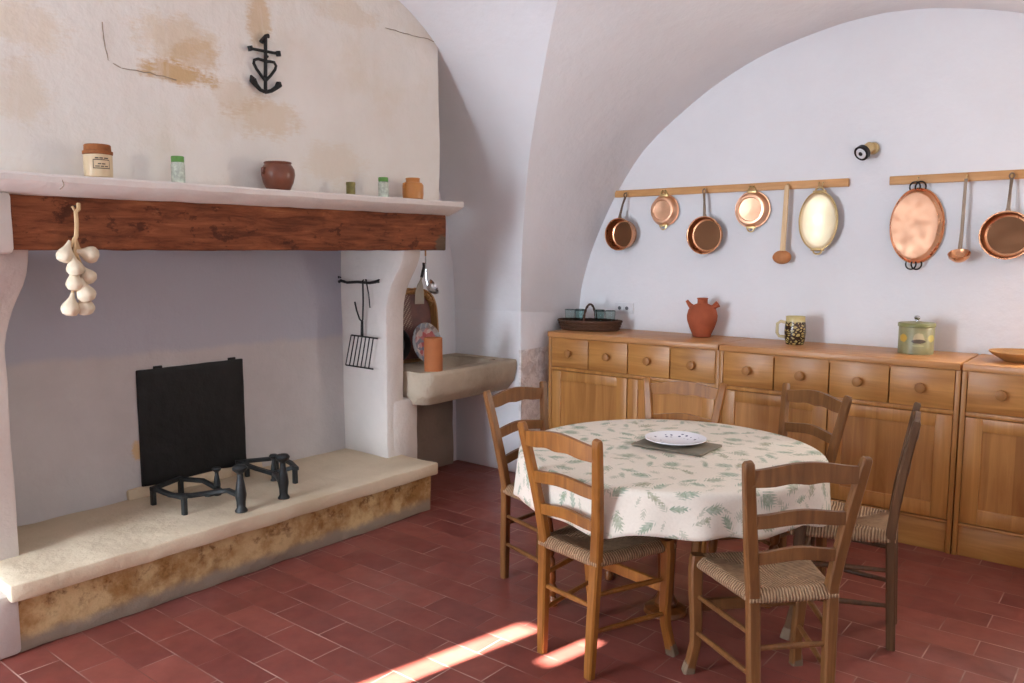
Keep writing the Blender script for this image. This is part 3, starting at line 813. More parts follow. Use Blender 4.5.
ink(-.2, .05, .0705, .075); ink(.1, .35, .0705, .075); ink(.42, .75, .0705, .075); ink(-.02, .2, .049, .053); ink(.25, .5, .049, .053)
ink(-.2, 0.1, .040, .0435); ink(.16, .4, .040, .0435); ink(.46, .7, .040, .0435)
part('printed_label', m, M['ink'], R_, False)
def jar_small(label, y, col_lid, h=.10):
    r = thing('spice_jar', label, 'jar', (XM, y, ZM), 0)
    part('glass', MB().lathe([(.024, 0), (.027, .003), (.0275, h * .68), (.024, h * .78), (.022, h * .8)], 24), M['glass_green'], r, False)
    part('contents', MB().lathe([(.022, .004), (.0245, .006), (.0245, h * .6), (.01, h * .63)], 20), M['herbs'], r, False)
    part('lid', MB().lathe([(.0235, h * .78), (.026, h * .79), (.026, h * .98), (.024, h)], 24), col_lid, r, False)
    return r
jar_small('small glass spice jar with bright green lid beside the cream labelled jar', 1.787, M['green_lid'], .112)
jar_small('small clear glass jar with green top between the olive pot and the ochre crock', 2.925, M['green_lid'], .104)
R_ = lathe_thing('glazed_pot', 'dark brown glazed pot with two lugs in the middle of the mantel', 'pot', XM, 2.277, ZM,
    [(.048, 0), (.054, .003), (.069, .035), (.077, .07), (.075, .095), (.065, .112), (.060, .118), (.064, .126), (.061, .129), (.054, .124), (.054, .10)], M['brown_glaze'])
for s in (-1, 1):
    part('lug', MB().tube([(0, s * .070, .098), (0, s * .083, .094), (0, s * .083, .078), (0, s * .074, .072)], .007, 8), M['brown_glaze'], R_, False)
single('pepper_pot', MB().lathe([(.021, 0), (.023, .002), (.0225, .05), (.024, .052), (.0235, .064), (.02, .066)], 20, (XM, 2.706, ZM)), M['green_small'], 'tiny olive green pot left of the clear glass jar on the mantel', 'pot', (XM, 2.706, ZM))
R_ = lathe_thing('ochre_crock', 'ochre glazed crock with two small ears at the right end of the mantel', 'crock', XM, 3.14, ZM,
    [(.05, 0), (.055, .003), (.058, .03), (.058, .075), (.050, .088), (.038, .092), (.038, .108), (.041, .112), (.037, .115), (.033, .105)], M['ochre_glaze'])
for s in (-1, 1):
    part('ear', MB().tube([(0, s * .052, .084), (0, s * .068, .08), (0, s * .068, .066), (0, s * .056, .062)], .007, 8), M['ochre_glaze'], R_, False)

# ------------------------------------------------------------------ stone sink and what stands on it
ST = .782
def rrect(x0, x1, y0, y1, r4, n=5):
    # corner radii order: (x1,y0),(x1,y1),(x0,y1),(x0,y0)
    P = []
    for (cx_, cy_, a0), r in zip(((x1, y0, -PI / 2), (x1, y1, 0), (x0, y1, PI / 2), (x0, y0, PI)), r4):
        sx = -1 if cx_ == x1 else 1; sy = -1 if cy_ == y1 else 1
        ox, oy = cx_ + sx * r, cy_ + sy * r
        for k in range(n + 1):
            a = a0 + PI / 2 * k / n
            P.append((ox + r * math.cos(a), oy + r * math.sin(a)))
    return P
def resamp(P, n):
    P = [Vector(p) for p in P]; L = [0]
    for i in range(len(P)): L.append(L[-1] + (P[(i + 1) % len(P)] - P[i]).length)
    out = []
    for k in range(n):
        d = L[-1] * k / n; i = max(j for j in range(len(P)) if L[j] <= d + 1e-9)
        seg = L[i + 1] - L[i]; t = 0 if seg < 1e-9 else (d - L[i]) / seg
        q = P[i].lerp(P[(i + 1) % len(P)], t); out.append((q.x, q.y))
    return out
x0, x1, y0, y1 = XL + .008, -3.335, 3.325, YP - .008
outer = rrect(x0, x1, y0, y1, (.07, .004, .004, .004), 6)
mid = rrect(x0, x1 - .02, y0, y1, (.08, .004, .004, .004), 6)
bot = rrect(x0, x1 - .08, y0 + .03, y1, (.1, .004, .004, .004), 6)
i0 = rrect(x0 + .09, x1 - .085, y0 + .28, y1 - .08, (.06, .06, .06, .06), 6)
i1 = rrect(x0 + .13, x1 - .12, y0 + .32, y1 - .12, (.05, .05, .05, .05), 6)
m = MB()
secs = [[(x, y, .575) for x, y in bot], [(x, y, .64) for x, y in mid], [(x, y, .72) for x, y in outer], [(x, y, ST - .015) for x, y in outer], [(x if abs(x - x1) > .03 else x - .008, y, ST) for x, y in outer],
        [(x, y, ST) for x, y in i0], [(x, y, ST - .01) for x, y in i0], [(x, y, ST - .08) for x, y in i1]]
m.loft(secs)
sk = thing('stone_sink', 'thick worn limestone sink slab in the corner beside the fireplace', 'sink', (-3.6, 3.75, .60))
so = part('basin', m, M['sink'], sk)
md = so.modifiers.new('sub', 'SUBSURF'); md.subdivision_type = 'SIMPLE'; md.levels = 2; md.render_levels = 2
tx = bpy.data.textures.new('stone_rough', 'CLOUDS'); tx.noise_scale = .12
md = so.modifiers.new('rough', 'DISPLACE'); md.texture = tx; md.strength = .012; md.mid_level = .5
m = MB() # groove
if False: m.grid(lambda u, v: (-3.33 - .012 * math.sin(v * PI) + u * .02, 3.395 + .012 * math.sin(u * PI), 0.70 + v * .075), 3, 3)
part('dark_wall_slab', rough_box(XL + .014, XL + .055, 3.38, 4.085, 0, .60, 1, 6, 6, .006, 8, .01), M['under_sink'], sk)  # dark slab set against the left wall under the sink

# things standing at the left end of the sink, behind the cheek
# shallow tray leaning against the wall
r = thing('wicker_tray', 'shallow oblong tray with straw rim and dark red panel leaning above the sink', 'tray', (-3.72, 3.66, ST))
lean = Matrix.Translation((-3.77, 3.645, ST + .002)) @ Matrix.Rotation(math.radians(-8), 4, 'Z') @ Matrix.Rotation(math.radians(-7), 4, 'Y')
def tm(m, mat4): m.v = [tuple(mat4 @ Vector(p)) for p in m.v]; return m
def tray_outline(w, h, k=0):
    P = []
    for i in range(41):
        a = PI * i / 40
        P.append((-(w / 2) * math.copysign(abs(math.cos(a)) ** .7, math.cos(a)), h * .62 + h * .38 * abs(math.sin(a)) ** .7))
    return [(-w / 2 * .96, 0)] + P + [(w / 2 * .96, 0)]
po = tray_outline(.36, .47)
pin = [(x * .86, .02 + z * .92) for x, z in po]
m = MB(); m.loft([[(-.006, y, z) for y, z in pin], [(.006, y, z) for y, z in pin]]); tm(m, lean); part('panel', m, M['tray_red'], r)
m = MB(); m.loft([[(-.008, y, z) for y, z in po], [(.045, y * 1.03, z * 1.01) for y, z in po], [(.048, y * .96, .005 + z * .985) for y, z in po], [(.0, y * .86, .02 + z * .92) for y, z in po], [(-.008, y * .86, .02 + z * .92) for y, z in po]], cap=False, closed=True)
tm(m, lean); part('rim', m, M['tray_rim'], r)
m = MB()
for k in range(0):
    a = .55 + k * .34; i = int(a / PI * 40) + 1
    y, z = po[min(i, len(po) - 2)]
    m.lathe([(.002, -.02), (.02, -.014), (.026, 0), (.02, .014), (.002, .02)], 10, (.03, y * .96, z - .012))
for ph in (0, 2 * PI / 3, 4 * PI / 3):
    m = MB(); m.tube([(.02 + .012 * math.cos(k * .9 + ph), po[k][0] * .93, po[k][1] - .012 + .010 * math.sin(k * .9 + ph)) for k in range(7, 37)], .013, 8)
    tm(m, lean); part('plaited_edge', m, M['tray_rim'], r)
# painted plate leaning against the tray
r = thing('painted_plate', 'round flower painted plate with blue grey rim leaning inside the red tray', 'plate', (-3.63, 3.58, ST))
pl = MB(); pl.lathe([(.002, 0), (.085, 0), (.095, .006), (.125, .02), (.129, .023), (.127, .026), (.094, .013), (.084, .007), (.002, .006)], 40)
o = pl.build('plate', M['deco'], r, 40); 
o.matrix_local = Matrix.Translation(tuple(at(425, 343, 'x', -3.66) - r.location)) @ Matrix.Rotation(math.radians(0), 4, 'Z') @ Matrix.Rotation(math.radians(78), 4, 'Y')
# terracotta cylinder
r = thing('clay_cylinder', 'plain orange clay cylinder standing at the front of the sink', 'pot', tuple(at(433.5, 371, 'z', ST)))
part('body', MB().lathe([(.053, 0), (.055, .002), (.055, .198), (.053, .202), (.047, .202), (.045, .19), (.045, .02), (.002, .018)], 32), M['tile_clay'], r, False)
# added shadow filler: black dish shape behind plate
r = thing('shadow_filler', 'black round shadow filler standing on edge behind the painted plate', 'pan', (-3.80, 3.465, ST))
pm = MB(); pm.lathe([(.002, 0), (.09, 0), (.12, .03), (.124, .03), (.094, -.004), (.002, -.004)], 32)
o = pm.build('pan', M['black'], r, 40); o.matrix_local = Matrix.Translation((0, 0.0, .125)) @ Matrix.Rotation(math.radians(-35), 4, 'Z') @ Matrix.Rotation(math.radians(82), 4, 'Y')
# skimmer ladle hanging from the beam
r = thing('steel_ladle', 'small steel ladle hanging under the right end of the beam', 'ladle', (-3.40, 3.40, 1.26))
hx = -3.40
m = MB(); m.tube([(hx, 3.385, 1.505), (hx, 3.385, 1.47)], .005, 6); part('hook', m, M['rail'], r)
m = MB(); m.tube([(hx, 3.385, 1.475), (hx + .004, 3.383, 1.40), (hx + .006, 3.385, 1.33), (hx + .012, 3.39, 1.30)], [.004, .0045, .0045, .005], 8); part('handle', m, M['steel'], r)
m = MB(); m.lathe([(.002, -.03), (.024, -.026), (.044, -.006), (.049, .012), (.046, .012), (.041, -.003), (.022, -.020), (.002, -.024)], 28)
o = m.build('bowl', M['steel'], r, 40); o.matrix_local = Matrix.Translation((.015, .025, .025)) @ Matrix.Rotation(math.radians(-40), 4, 'X') @ Matrix.Rotation(math.radians(50), 4, 'Y')
# cleaver tucked behind the tray
r = thing('kitchen_trowel', 'grey spatula with black handle sticking up above the tray', 'spatula', (-3.68, 3.60, 1.18))
m = MB(); m.bars([(-3.62, 3.592, 1.425), (-3.62, 3.588, 1.40), (-3.62, 3.576, 1.36), (-3.62, 3.568, 1.335)], [.026, .014, .018, .016], .014, (1, 0, 0)); part('handle', m, M['black'], r)
m = MB(); m.bars([(-3.62, 3.568, 1.338), (-3.62, 3.56, 1.315), (-3.62, 3.555, 1.29), (-3.62, 3.548, 1.24), (-3.62, 3.546, 1.17)], [.012, .016, .045, .075, .08], .004, (1, 0, 0)); part('blade', m, m_plain('dull_grey_blade', s2l(150, 142, 128), .5), r)

# ------------------------------------------------------------------ pine cabinets
CY = 4.385; CH = .96
def cabinet(x0, x1, label):
    r = thing('pine_cabinet', label, 'cabinet', (x0, CY, 0), 0, None)
    w = x1 - x0; st = .022
    m = MB()
    m.box(0, st, .0, YB - CY - .004, 0, CH - .036, .002); m.box(w - st, w, 0, YB - CY - .004, 0, CH - .036, .002)
    m.box(st, w - st, .02, YB - CY - .004, .16, .178, .0); m.box(st, w - st, .45, YB - CY - .004, .16, CH - .036)
    m.box(st, w - st, .004, .05, .700, .722, .002); m.box(st, w - st, .004, .05, .905, CH - .036, .002)
    part('carcass', m, M['cab'], r, False)
    m = MB(); m.box(st + .001, w - st - .001, .012, .03, 0.0, .150, .002); m.box(st, w - st, .002, .04, .150, .166, .004); part('plinth', m, M['cabx'], r, False)
    m = MB(); m.box(-.0 + .002, w - .002, -.018, YB - CY - .003, CH - .036, CH, .005); part('worktop', m, M['cabtop'], r, False)
    n = 4; dw = (w - 2 * st) / n
    for k in range(n):
        a = st + k * dw
        m = MB(); m.box(a + .003, a + dw - .003, .001, .022, .724, .920, .003)
        m.box(a + .02, a + dw - .02, .022, .40, .735, .88)
        d = part('drawer', m, M['cabx'], r, False)
        part('knob', MB().lathe([(.012, 0), (.012, -.010), (.021, -.016), (.026, -.024), (.024, -.032), (.012, -.036), (.002, -.036)], 20, (a + dw / 2, .001, .822), axis='y'), M['knob'], d, False)
    dw = (w - 2 * st) / 2
    for k in range(2):
        a = st + k * dw + .003; e = a + dw - .006; z0, z1 = .172, .697; f = .075
        m = MB()
        m.box(a, a + f, .001, .022, z0, z1, .002); m.box(e - f, e, .001, .022, z0, z1, .002)
        m.box(a + f, e - f, .001, .022, z0, z0 + f, .002); m.box(a + f, e - f, .001, .022, z1 - f * .85, z1, .002)
        d = part('door', m, M['cab'], r, False)
        part('panel', MB().box(a + f - .006, e - f + .006, .011, .018, z0 + f - .006, z1 - f * .85 + .006), M['cabpanel'], d, False)
    return r
cabinet(-3.238, -2.004, 'honey pine cabinet at the left end, under the wicker basket and the clay jug')
cabinet(-2.002, -.753, 'middle honey pine cabinet, under the mug and the green tin')
cabinet(-.747, .487, 'honey pine cabinet at the right edge, under the shallow wooden dish')

# ------------------------------------------------------------------ on the cabinets
ZT = CH
# basket with glasses
bx, by = -3.07, 4.63
r = thing('wicker_basket', 'dark oval wicker basket with hoop handle at the left end of the cabinets', 'basket', (bx, by, ZT), math.radians(14))
m = MB(); m.lathe([(.002, .0), (.20, .0), (.206, .004), (.222, .058), (.225, .062), (.218, .064), (.198, .014), (.002, .012)], 56, (0, 0, 0), 1.0, .56)
part('base', m, M['wicker'], r, False)
for z, rr in ((.064, .224), (.012, .207), (.030, .213), (.046, .219)):
    m = MB()
    for ph in (0, PI):
        m.tube([((rr + .003 * math.sin(18 * a + ph)) * math.cos(a), (rr + .003 * math.sin(18 * a + ph)) * .56 * math.sin(a), z + .003 * math.cos(18 * a + ph)) for a in np.linspace(0, 2 * PI, 145)[:-1]], .0042 if z < .06 else .006, 6, closed=True)
    part('woven_band', m, M['wicker'], r, False)
m = MB(); 
for ph in (0, PI): m.tube([(.03 * 0 + .003 * math.cos(9 * a + ph), .118 * math.cos(a), .06 + .115 * math.sin(a) + .002 * math.sin(9 * a + ph)) for a in np.linspace(0, PI, 41)], .006, 7)
part('handle', m, M['wicker'], r, False)
gl = None; k = 0
labs = ['pale glass tumbler at the left end of the wicker basket', 'second pale glass tumbler from the left in the wicker basket', 'pale glass tumbler just left of the basket handle', 'pale glass tumbler just right of the basket handle', 'second pale glass tumbler from the right in the wicker basket', 'pale glass tumbler at the right end of the wicker basket']
for dx, dy in ((-.145, .0), (-.09, .045), (-.055, -.045), (.055, .045), (.085, -.04), (.145, .005)):
    ca, sa = math.cos(math.radians(14)), math.sin(math.radians(14))
    loc = (bx + dx * ca - dy * sa, by + dx * sa + dy * ca, ZT + .0125)
    if gl is None:
        gl = thing('glass_tumbler', labs[0], 'glass', loc, 0, 'glass tumblers in the basket')
        part('cup', MB().lathe([(.024, 0), (.028, .002), (.0355, .122), (.0335, .122), (.0265, .008), (.002, .006)], 28), M['glass'], gl, False)
        m = MB(); m.tube([(.0345 * math.cos(a), .0345 * math.sin(a), .1225) for a in np.linspace(0, 2 * PI, 33)[:-1]], .0022, 6, closed=True); part('rim', m, M['glass_rim'], gl, False)
    else:
        g2 = dup_tree(gl); g2.location = loc; g2['label'] = labs[k]
    k += 1

# clay water jug
r = thing('clay_jug', 'round terracotta jug with spout and short neck on the left cabinet', 'jug', (-2.27, 4.70, ZT))
part('body', MB().lathe([(.048, 0), (.056, .003), (.060, .02), (.078, .06), (.093, .105), (.095, .135), (.086, .172), (.062, .198), (.038, .208), (.032, .212), (.031, .236), (.036, .243), (.031, .246), (.024, .24), (.024, .21)], 40), M['terracotta'], r, False)
part('spout', MB().tube([(-.056, -.02, .182), (-.076, -.027, .203), (-.093, -.032, .228)], [.020, .014, .009], 12), M['terracotta'], r, False)
part('mouth', MB().tube([(.056, .02, .18), (.075, .025, .198), (.091, .028, .209)], [.018, .017, .022], 14), M['terracotta'], r, False)
m = MB(); m.tube([(-.02, 0, .205), (-.03, .03, .235), (0, .05, .245), (.03, .05, .225), (.04, .04, .195)], .009, 8)
# mug
r = thing('beer_mug', 'cream and dark brown blotched stoneware mug on the middle cabinet', 'mug', (-1.665, 4.66, ZT))
part('body', MB().lathe([(.045, 0), (.05, .003), (.056, .03), (.060, .07), (.058, .11), (.053, .14), (.053, .158), (.055, .162), (.051, .164), (.048, .155), (.048, .02), (.002, .012)], 36), M['mug'], r, False)
part('handle', MB().tube([(-.050, -.015, .125), (-.078, -.022, .132), (-.096, -.027, .118), (-.097, -.027, .065), (-.085, -.024, .045), (-.055, -.016, .042)], .009, 10), M['mug_cream'], r, False)
# tin
tx_, ty_ = -1.02, 4.655
r = thing('biscuit_tin', 'round olive green painted tin with knobbed lid on the middle cabinet', 'tin', (tx_, ty_, ZT), math.radians(12))
part('body', MB().lathe([(.082, 0), (.086, .002), (.086, .148), (.085, .15)], 44), M['tinpaint'], r, False)
ld = part('lid', MB().lathe([(.0885, .142), (.0915, .144), (.0915, .158), (.088, .163), (.02, .170), (.002, .170)], 44), M['tinlid'], r, False)
part('knob', MB().lathe([(.007, .168), (.007, .177), (.013, .183), (.015, .190), (.011, .198), (.002, .201)], 20), M['steel'], ld, False)
# wooden dish
single('wooden_dish', MB().lathe([(.002, 0), (.07, 0), (.075, .004), (.125, .035), (.137, .046), (.137, .050), (.128, .047), (.07, .012), (.002, .010)], 44, (-.54, 4.62, ZT)), M['dishwood'], 'shallow wooden dish on the right cabinet, partly out of frame', 'dish', (-.54, 4.62, ZT))
# wall socket
r = thing('wall_socket', 'double white power socket on the back wall above the wicker basket', 'socket', (-2.925, YB, 1.105))
part('plate', MB().box(-2.998, -2.852, YB - .012, YB + .002, 1.068, 1.142, .004), M['socket'], r)
for xx in (-2.957, -2.898):
    q = part('outlet', MB().lathe([(.024, 0), (.024, .006), (.020, .006), (.019, -.002), (.002, -.002)], 24, (xx, YB - .018, 1.105), axis='y'), M['socket'], r)
    part('pin_hole', MB().lathe([(.006, 0), (.006, .003), (.001, .003)], 12, (xx - .008, YB - .0205, 1.107), axis='y'), M['socket_dark'], q) if False else None
    hole = MB(); hole.lathe([(.013, 0), (.013, .003), (.001, .003)], 16, (xx, YB - .0205, 1.105), axis='y')
    part('pin_hole', hole, M['socket_dark'], r)

# ------------------------------------------------------------------ rails with copper pans
YRail = YB - .022
def rail(x0, x1, z, label, slope=0.0):
    r = thing('hanging_rail', label, 'rail', ((x0 + x1) / 2, YRail, z))
    m = MB(); m.box(x0, x1, YRail - .002, YB + .001, z - .023, z + .023, .003); part('board', m, M['rail'], r)
    return r
ra = rail(-3.005, -1.455, 1.887, 'long pale wooden rail on the back wall carrying six utensils')
rb = rail(-1.237, -.36, 1.884, 'shorter pale wooden rail at the right of the back wall')
def hook(r, x, z=1.885):
    m = MB(); y = YRail
    m.tube([(x, y + .002, z + .008), (x, y - .014, z + .008), (x, y - .024, z + .002), (x, y - .026, z - .008), (x, y - .020, z - .014)], .0028, 6)
    part('hook', m, M['brass'], r)
def hooks2(r, x): hook(r, x - .012); hook(r, x + .012)
YH = YRail - .022
def rim_ring(r, y, cx, cz, sx, sz, rad=.004, n=48):
    m = MB(); m.tube([(cx + r * sx * math.cos(a), y, cz + r * sz * math.sin(a)) for a in np.linspace(0, 2 * PI, n + 1)[:-1]], rad, 6, closed=True); return m
def saucepan(label, cx, cz, R, depth, hz, matin, tilt=0.0, open_out=True, xh=None):
    """pan hanging by its handle; its opening faces the room"""
    yb = YB - .012
    r = thing('copper_saucepan', label, 'saucepan', (cx, yb, cz - R), 0, None)
    yf = yb - depth
    m = MB()
    if open_out:
        m.lathe([(.002, yb), (R * .80, yb), (R * .90, yb - .006), (R * 1.0, yf), (R * 1.02, yf - .001), (R * .975, yf), (R * .875, yb - .0125), (R * .79, yb - .0095)], 44, (cx, 0, cz), axis='y', cap=False)
        part('body', m, M['copper'], r)
        m = MB(); m.lathe([(R * .80, yb - .0098), (R * .4, yb - .0092), (.0001, yb - .0090)], 44, (cx, 0, cz), axis='y', cap=False)
        part('inside', m, matin, r)
        part('rim', rim_ring(R, yf, cx, cz, 1.01, 1.01, .0032), M['copper'], r)
    xh = cx if xh is None else xh
    zt = cz + R
    m = MB(); m.bars([(cx, yf + .012, zt - .004), (cx * .8 + xh * .2, yf + .008, zt + .02), (cx * .4 + xh * .6, yf * .45 + YH * .55, (zt + hz) / 2 + .02), (xh, YH - .006, hz - .012)], [.03, .018, .013, .016], [.006, .006, .006, .006], (0, 1, 0))
    m.tube([(xh + .011 * math.cos(a), YH - .006, hz + .003 + .014 * math.sin(a)) for a in np.linspace(-PI / 2, 1.5 * PI, 21)[:-1]], .004, 6, closed=True)
    part('handle', m, M['handleiron'], r)
    return r
hz = 1.872
saucepan('small copper saucepan hanging first from the left on the long rail', -2.925, 1.612, .106, .085, hz, M['copper_in'], xh=-2.905); hook(ra, -2.905)
saucepan('copper saucepan hanging third from the left, with dark reflective inside', -2.312, 1.598, .116, .06, hz, M['copper_in'], xh=-2.327); hook(ra, -2.327)
def bowl_pan(label, cx, cz, R, depth, mat, handles, hz, base_in=.62):
    """round pan hung by a loop; its bottom faces the room"""
    yw = YB - .012
    r = thing('copper_pan', label, 'pan', (cx, yw, cz - R))
    yf = yw - depth
    m = MB(); m.lathe([(R * 1.02, yw), (R, yw - .003), (R * .93, yw - depth * .5), (R * .85, yf + .004), (R * .81, yf), (R * .68, yf - .001), (R * .64, yf + .004), (R * .3, yf + .006), (.0001, yf + .007)], 48, (cx, 0, cz), axis='y', cap=False)
    part('body', m, mat, r)
    part('rim', rim_ring(R * 1.02, yw - .002, cx, cz, 1, 1, .004), mat, r)
    for s in (1, -1):
        m = MB(); rr = .022
        m.tube([(cx + rr * math.cos(a), yw - .02, cz + s * (R + .006 + .022 * math.sin(a))) for a in np.linspace(0, PI, 13)], .0042, 7)
        m.box(cx - .03, cx + .03, yw - .024, yw - .01, cz + s * (R) - .009, cz + s * (R) + .007, .003)
        part('handle', m, handles, r)
    return r
bowl_pan('small round copper pan with two loop handles, second from the left on the long rail', -2.622, 1.765, .098, .05, M['copper_pale'], M['brass'], hz); hooks2(ra, -2.622)
bowl_pan('shiny round copper pan with two loop handles, fourth on the long rail', -2.02, 1.752, .108, .045, M['copper_pale'], M['brass'], hz); hooks2(ra, -2.02)
# wooden ladle
r = thing('wooden_spoon', 'long wooden spoon hanging between the round and the oval copper pan', 'spoon', (-1.80, YH, 1.41))
m = MB(); m.bars([(-1.797, YH - .006, 1.885), (-1.797, YH - .008, 1.87), (-1.800, YH - .012, 1.70), (-1.806, YH - .016, 1.50)], [.02, .026, .028, .03], [.012, .014, .016, .018], (0, 1, 0)); part('handle', m, M['spoon'], r)
m = MB(); m.lathe([(.002, -.028), (.03, -.024), (.05, -.008), (.054, .006), (.05, .016), (.03, .022), (.002, .023)], 32, (-1.812, YH - .012, 1.462), 1.06, .76, axis='y'); part('bowl', m, M['spoonb'], r)
hook(ra, -1.80)
# oval tinned dish
def oval(label, cx, cz, sx, sz, depth, mat_face, mat_side, mat_h, name, cat, iron=False, out=True):
    yw = YB - .012; yf = yw - depth
    r = thing(name, label, cat, (cx, yw, cz - sz))
    def ring(k, y): return [(cx + sx * k * math.cos(a), y, cz + sz * k * math.sin(a)) for a in np.linspace(0, 2 * PI, 57)[:-1]]
    if out:
        m = MB(); m.loft([ring(1.03, yw), ring(1.0, yw - .004), ring(.93, yf + .008), ring(.89, yf)], cap=False); part('side', m, mat_side, r)
        m = MB(); m.loft([ring(.89, yf), ring(.86, yf - .001), ring(.4, yf + .002), ring(.0005, yf + .003)], cap=False); part('bottom', m, mat_face, r)
        part('rim', MB().tube(ring(1.03, yw - .003), .0045, 7, closed=True), mat_side, r)
    else:
        m = MB(); m.loft([ring(.9, yw), ring(.96, yw - depth * .5), ring(1.0, yf), ring(1.01, yf - .002), ring(.985, yf - .001)], cap=False); part('side', m, mat_side, r)
        m = MB(); m.loft([ring(.985, yf - .001), ring(.93, yf + .006), ring(.85, yf + .011), ring(.0005, yf + .011)], cap=False); part('face', m, mat_face, r)
        part('rim', MB().tube(ring(1.01, yf), .0048, 7, closed=True), M['brass'], r)
    for s in (1, -1):
        m = MB(); y = (yw - .012) if out else yf + .006
        if iron:
            for e in (-.014, .014):
                m.tube([(cx + e + .026 * math.cos(a), y - .014, cz + s * (sz + .012 + .028 * math.sin(a))) for a in np.linspace(-.5, PI + .5, 19)], .0042, 7)
        else:
            m.tube([(cx + .024 * math.cos(a), y, cz + s * (sz + .006 + .020 * math.sin(a))) for a in np.linspace(0, PI, 15)], .005, 7)
            m.box(cx - .038, cx + .038, y - .008, y + .008, cz + s * sz - .008, cz + s * sz + .010, .004)
        part('handle', m, mat_h, r)
    return r
oval('pale shiny oval copper dish hanging last on the long rail', -1.603, 1.672, .108, .165, .05, M['tin'], M['copper_pale'], M['brass'], 'oval_dish', 'dish', out=False); hooks2(ra, -1.603)
oval('large oval copper pan with iron ring handles, first on the shorter rail', -1.088, 1.635, .130, .195, .06, M['copper_dull'], M['copper'], M['iron'], 'oval_pan', 'pan', True); hook(rb, -1.088)
r = thing('copper_ladle', 'copper ladle hanging on the shorter rail between two copper pans', 'ladle', (-.86, YH, 1.43))
m = MB(); m.bars([(-.856, YH - .006, 1.872), (-.858, YH - .008, 1.84), (-.860, YH - .014, 1.60), (-.862, YH - .026, 1.51)], [.017, .015, .017, .02], .005, (0, 1, 0)); part('handle', m, M['handleiron'], r)
m = MB(); m.lathe([(.002, -.032), (.03, -.026), (.05, -.005), (.054, .012), (.050, .012), (.044, 0), (.025, -.018), (.002, -.024)], 36)
o = m.build('bowl', M['copper'], r, 40); o.matrix_local = Matrix.Translation((.0, -.045, .045)) @ Matrix.Rotation(math.radians(28), 4, 'X')
hook(rb, -.856)
saucepan('large copper saucepan with dark reflection colour inside at the right edge of the picture', -.655, 1.578, .118, .075, hz, M['copper_in'], xh=-.652); hook(rb, -.652)
# spot lamp
r = thing('wall_spotlight', 'small brass and black spotlight on the back wall between the two rails', 'spotlight', (-1.345, YB, 2.06))
part('mount', MB().lathe([(.032, .0), (.034, -.004), (.030, -.028), (.012, -.034), (.002, -.034)], 28, (-1.335, YB, 2.068), axis='y'), M['brass'], r)
hd = MB(); d = Vector((-.30, -.75, -.45)).normalized(); c0 = Vector((-1.345, YB - .05, 2.068))
hd.tube([c0 - d * .045 * .4, c0 - d * .01, c0 + d * .02, c0 + d * .05, c0 + d * .056], [.022, .030, .030, .036, .036], 24)
part('lamp_head', hd, M['brass'], r)
m = MB(); m.tube([c0 + d * .050, c0 + d * .074], [.042, .042], 28); part('collar', m, M['black'], r)
m = MB(); m.tube([c0 + d * .0745, c0 + d * .079], [.030, .026], 24); part('bulb', m, M['socket'], r)
m = MB(); m.tube([c0 + d * .079, c0 + d * .082], [.012, .010], 16); part('bulb_centre', m, M['black'], r)

# ------------------------------------------------------------------ table
TX, TY, TR = -1.540, 2.915, .607
TH = .692
CBX, CBY, CBR = -1.610, 2.314, -.181   # the near left chair
r = thing('round_table', 'round wooden pedestal table hidden under the leaf print tablecloth', 'table', (TX, TY, 0))
part('table_top', MB().lathe([(.002, TH - .032), (TR - .03, TH - .032), (TR - .014, TH - .025), (TR - .012, TH - .010), (TR - .02, TH - .004), (.002, TH - .003)], 64), M['chair_mid'], r, False)
part('column', MB().lathe([(.045, .03), (.05, .05), (.034, .08), (.036, .2), (.042, .34), (.045, .45), (.034, .55), (.034, .58), (.05, .60), (.08, .65), (.08, TH - .032)], 28), M['turned'], r, False)
part('foot', MB().lathe([(.085, 0), (.09, .006), (.085, .022), (.06, .034), (.002, .036)], 40), M['turned'], r, False)
# cloth
m = MB(); NA = 160
zt = TH + .0025; drop = .168
rad = [0.0001, .12, .25, .38, .48, .56, TR - .012, TR, TR + .006]
zz = [zt] * 6 + [zt, zt - .003, zt - .012]
arc = [0, .12, .25, .38, .48, .56, TR - .012, TR, TR + .012]
nd = 9
secs = []; arcs = []
for i in range(len(rad)):
    secs.append([(rad[i] * math.cos(2 * PI * k / NA), rad[i] * math.sin(2 * PI * k / NA), zz[i]) for k in range(NA)]); arcs.append(arc[i])
def fold(a):
    return .55 * math.sin(13 * a + .6) + .45 * math.sin(21 * a + 2.0 + .8 * math.sin(2 * a)) + .35 * math.sin(5 * a + 1)
def hem(a): return drop + .016 * math.sin(3 * a + .7) + .009 * math.sin(7 * a) + .008 * math.sin(13 * a + 2.2)
for j in range(1, nd + 1):
    s = []; k_ = j / nd
    for k in range(NA):
        a = 2 * PI * k / NA; z = zt - .012 - (hem(a) - .012) * k_
        rr = TR + .006 + .008 * k_ + .015 * k_ ** .8 * fold(a)
        X_, Y_ = TX + rr * math.cos(a), TY + rr * math.sin(a)
        # the cloth lies against the back of the near left chair
        dx, dy = X_ - CBX, Y_ - CBY; lx = dx * math.cos(CBR) + dy * math.sin(CBR); ly = -dx * math.sin(CBR) + dy * math.cos(CBR)
        lim = .018 * max(0.0, min(1.0, (.30 - abs(lx)) / .1)) - .3 * (1 - max(0.0, min(1.0, (.30 - abs(lx)) / .1)))
        if ly < lim: X_ += -math.sin(CBR) * (lim - ly); Y_ += math.cos(CBR) * (lim - ly)
        s.append((X_ - TX, Y_ - TY, z))
    secs.append(s); arcs.append(TR + .012 + drop * k_)
m.loft(secs, cap=False)
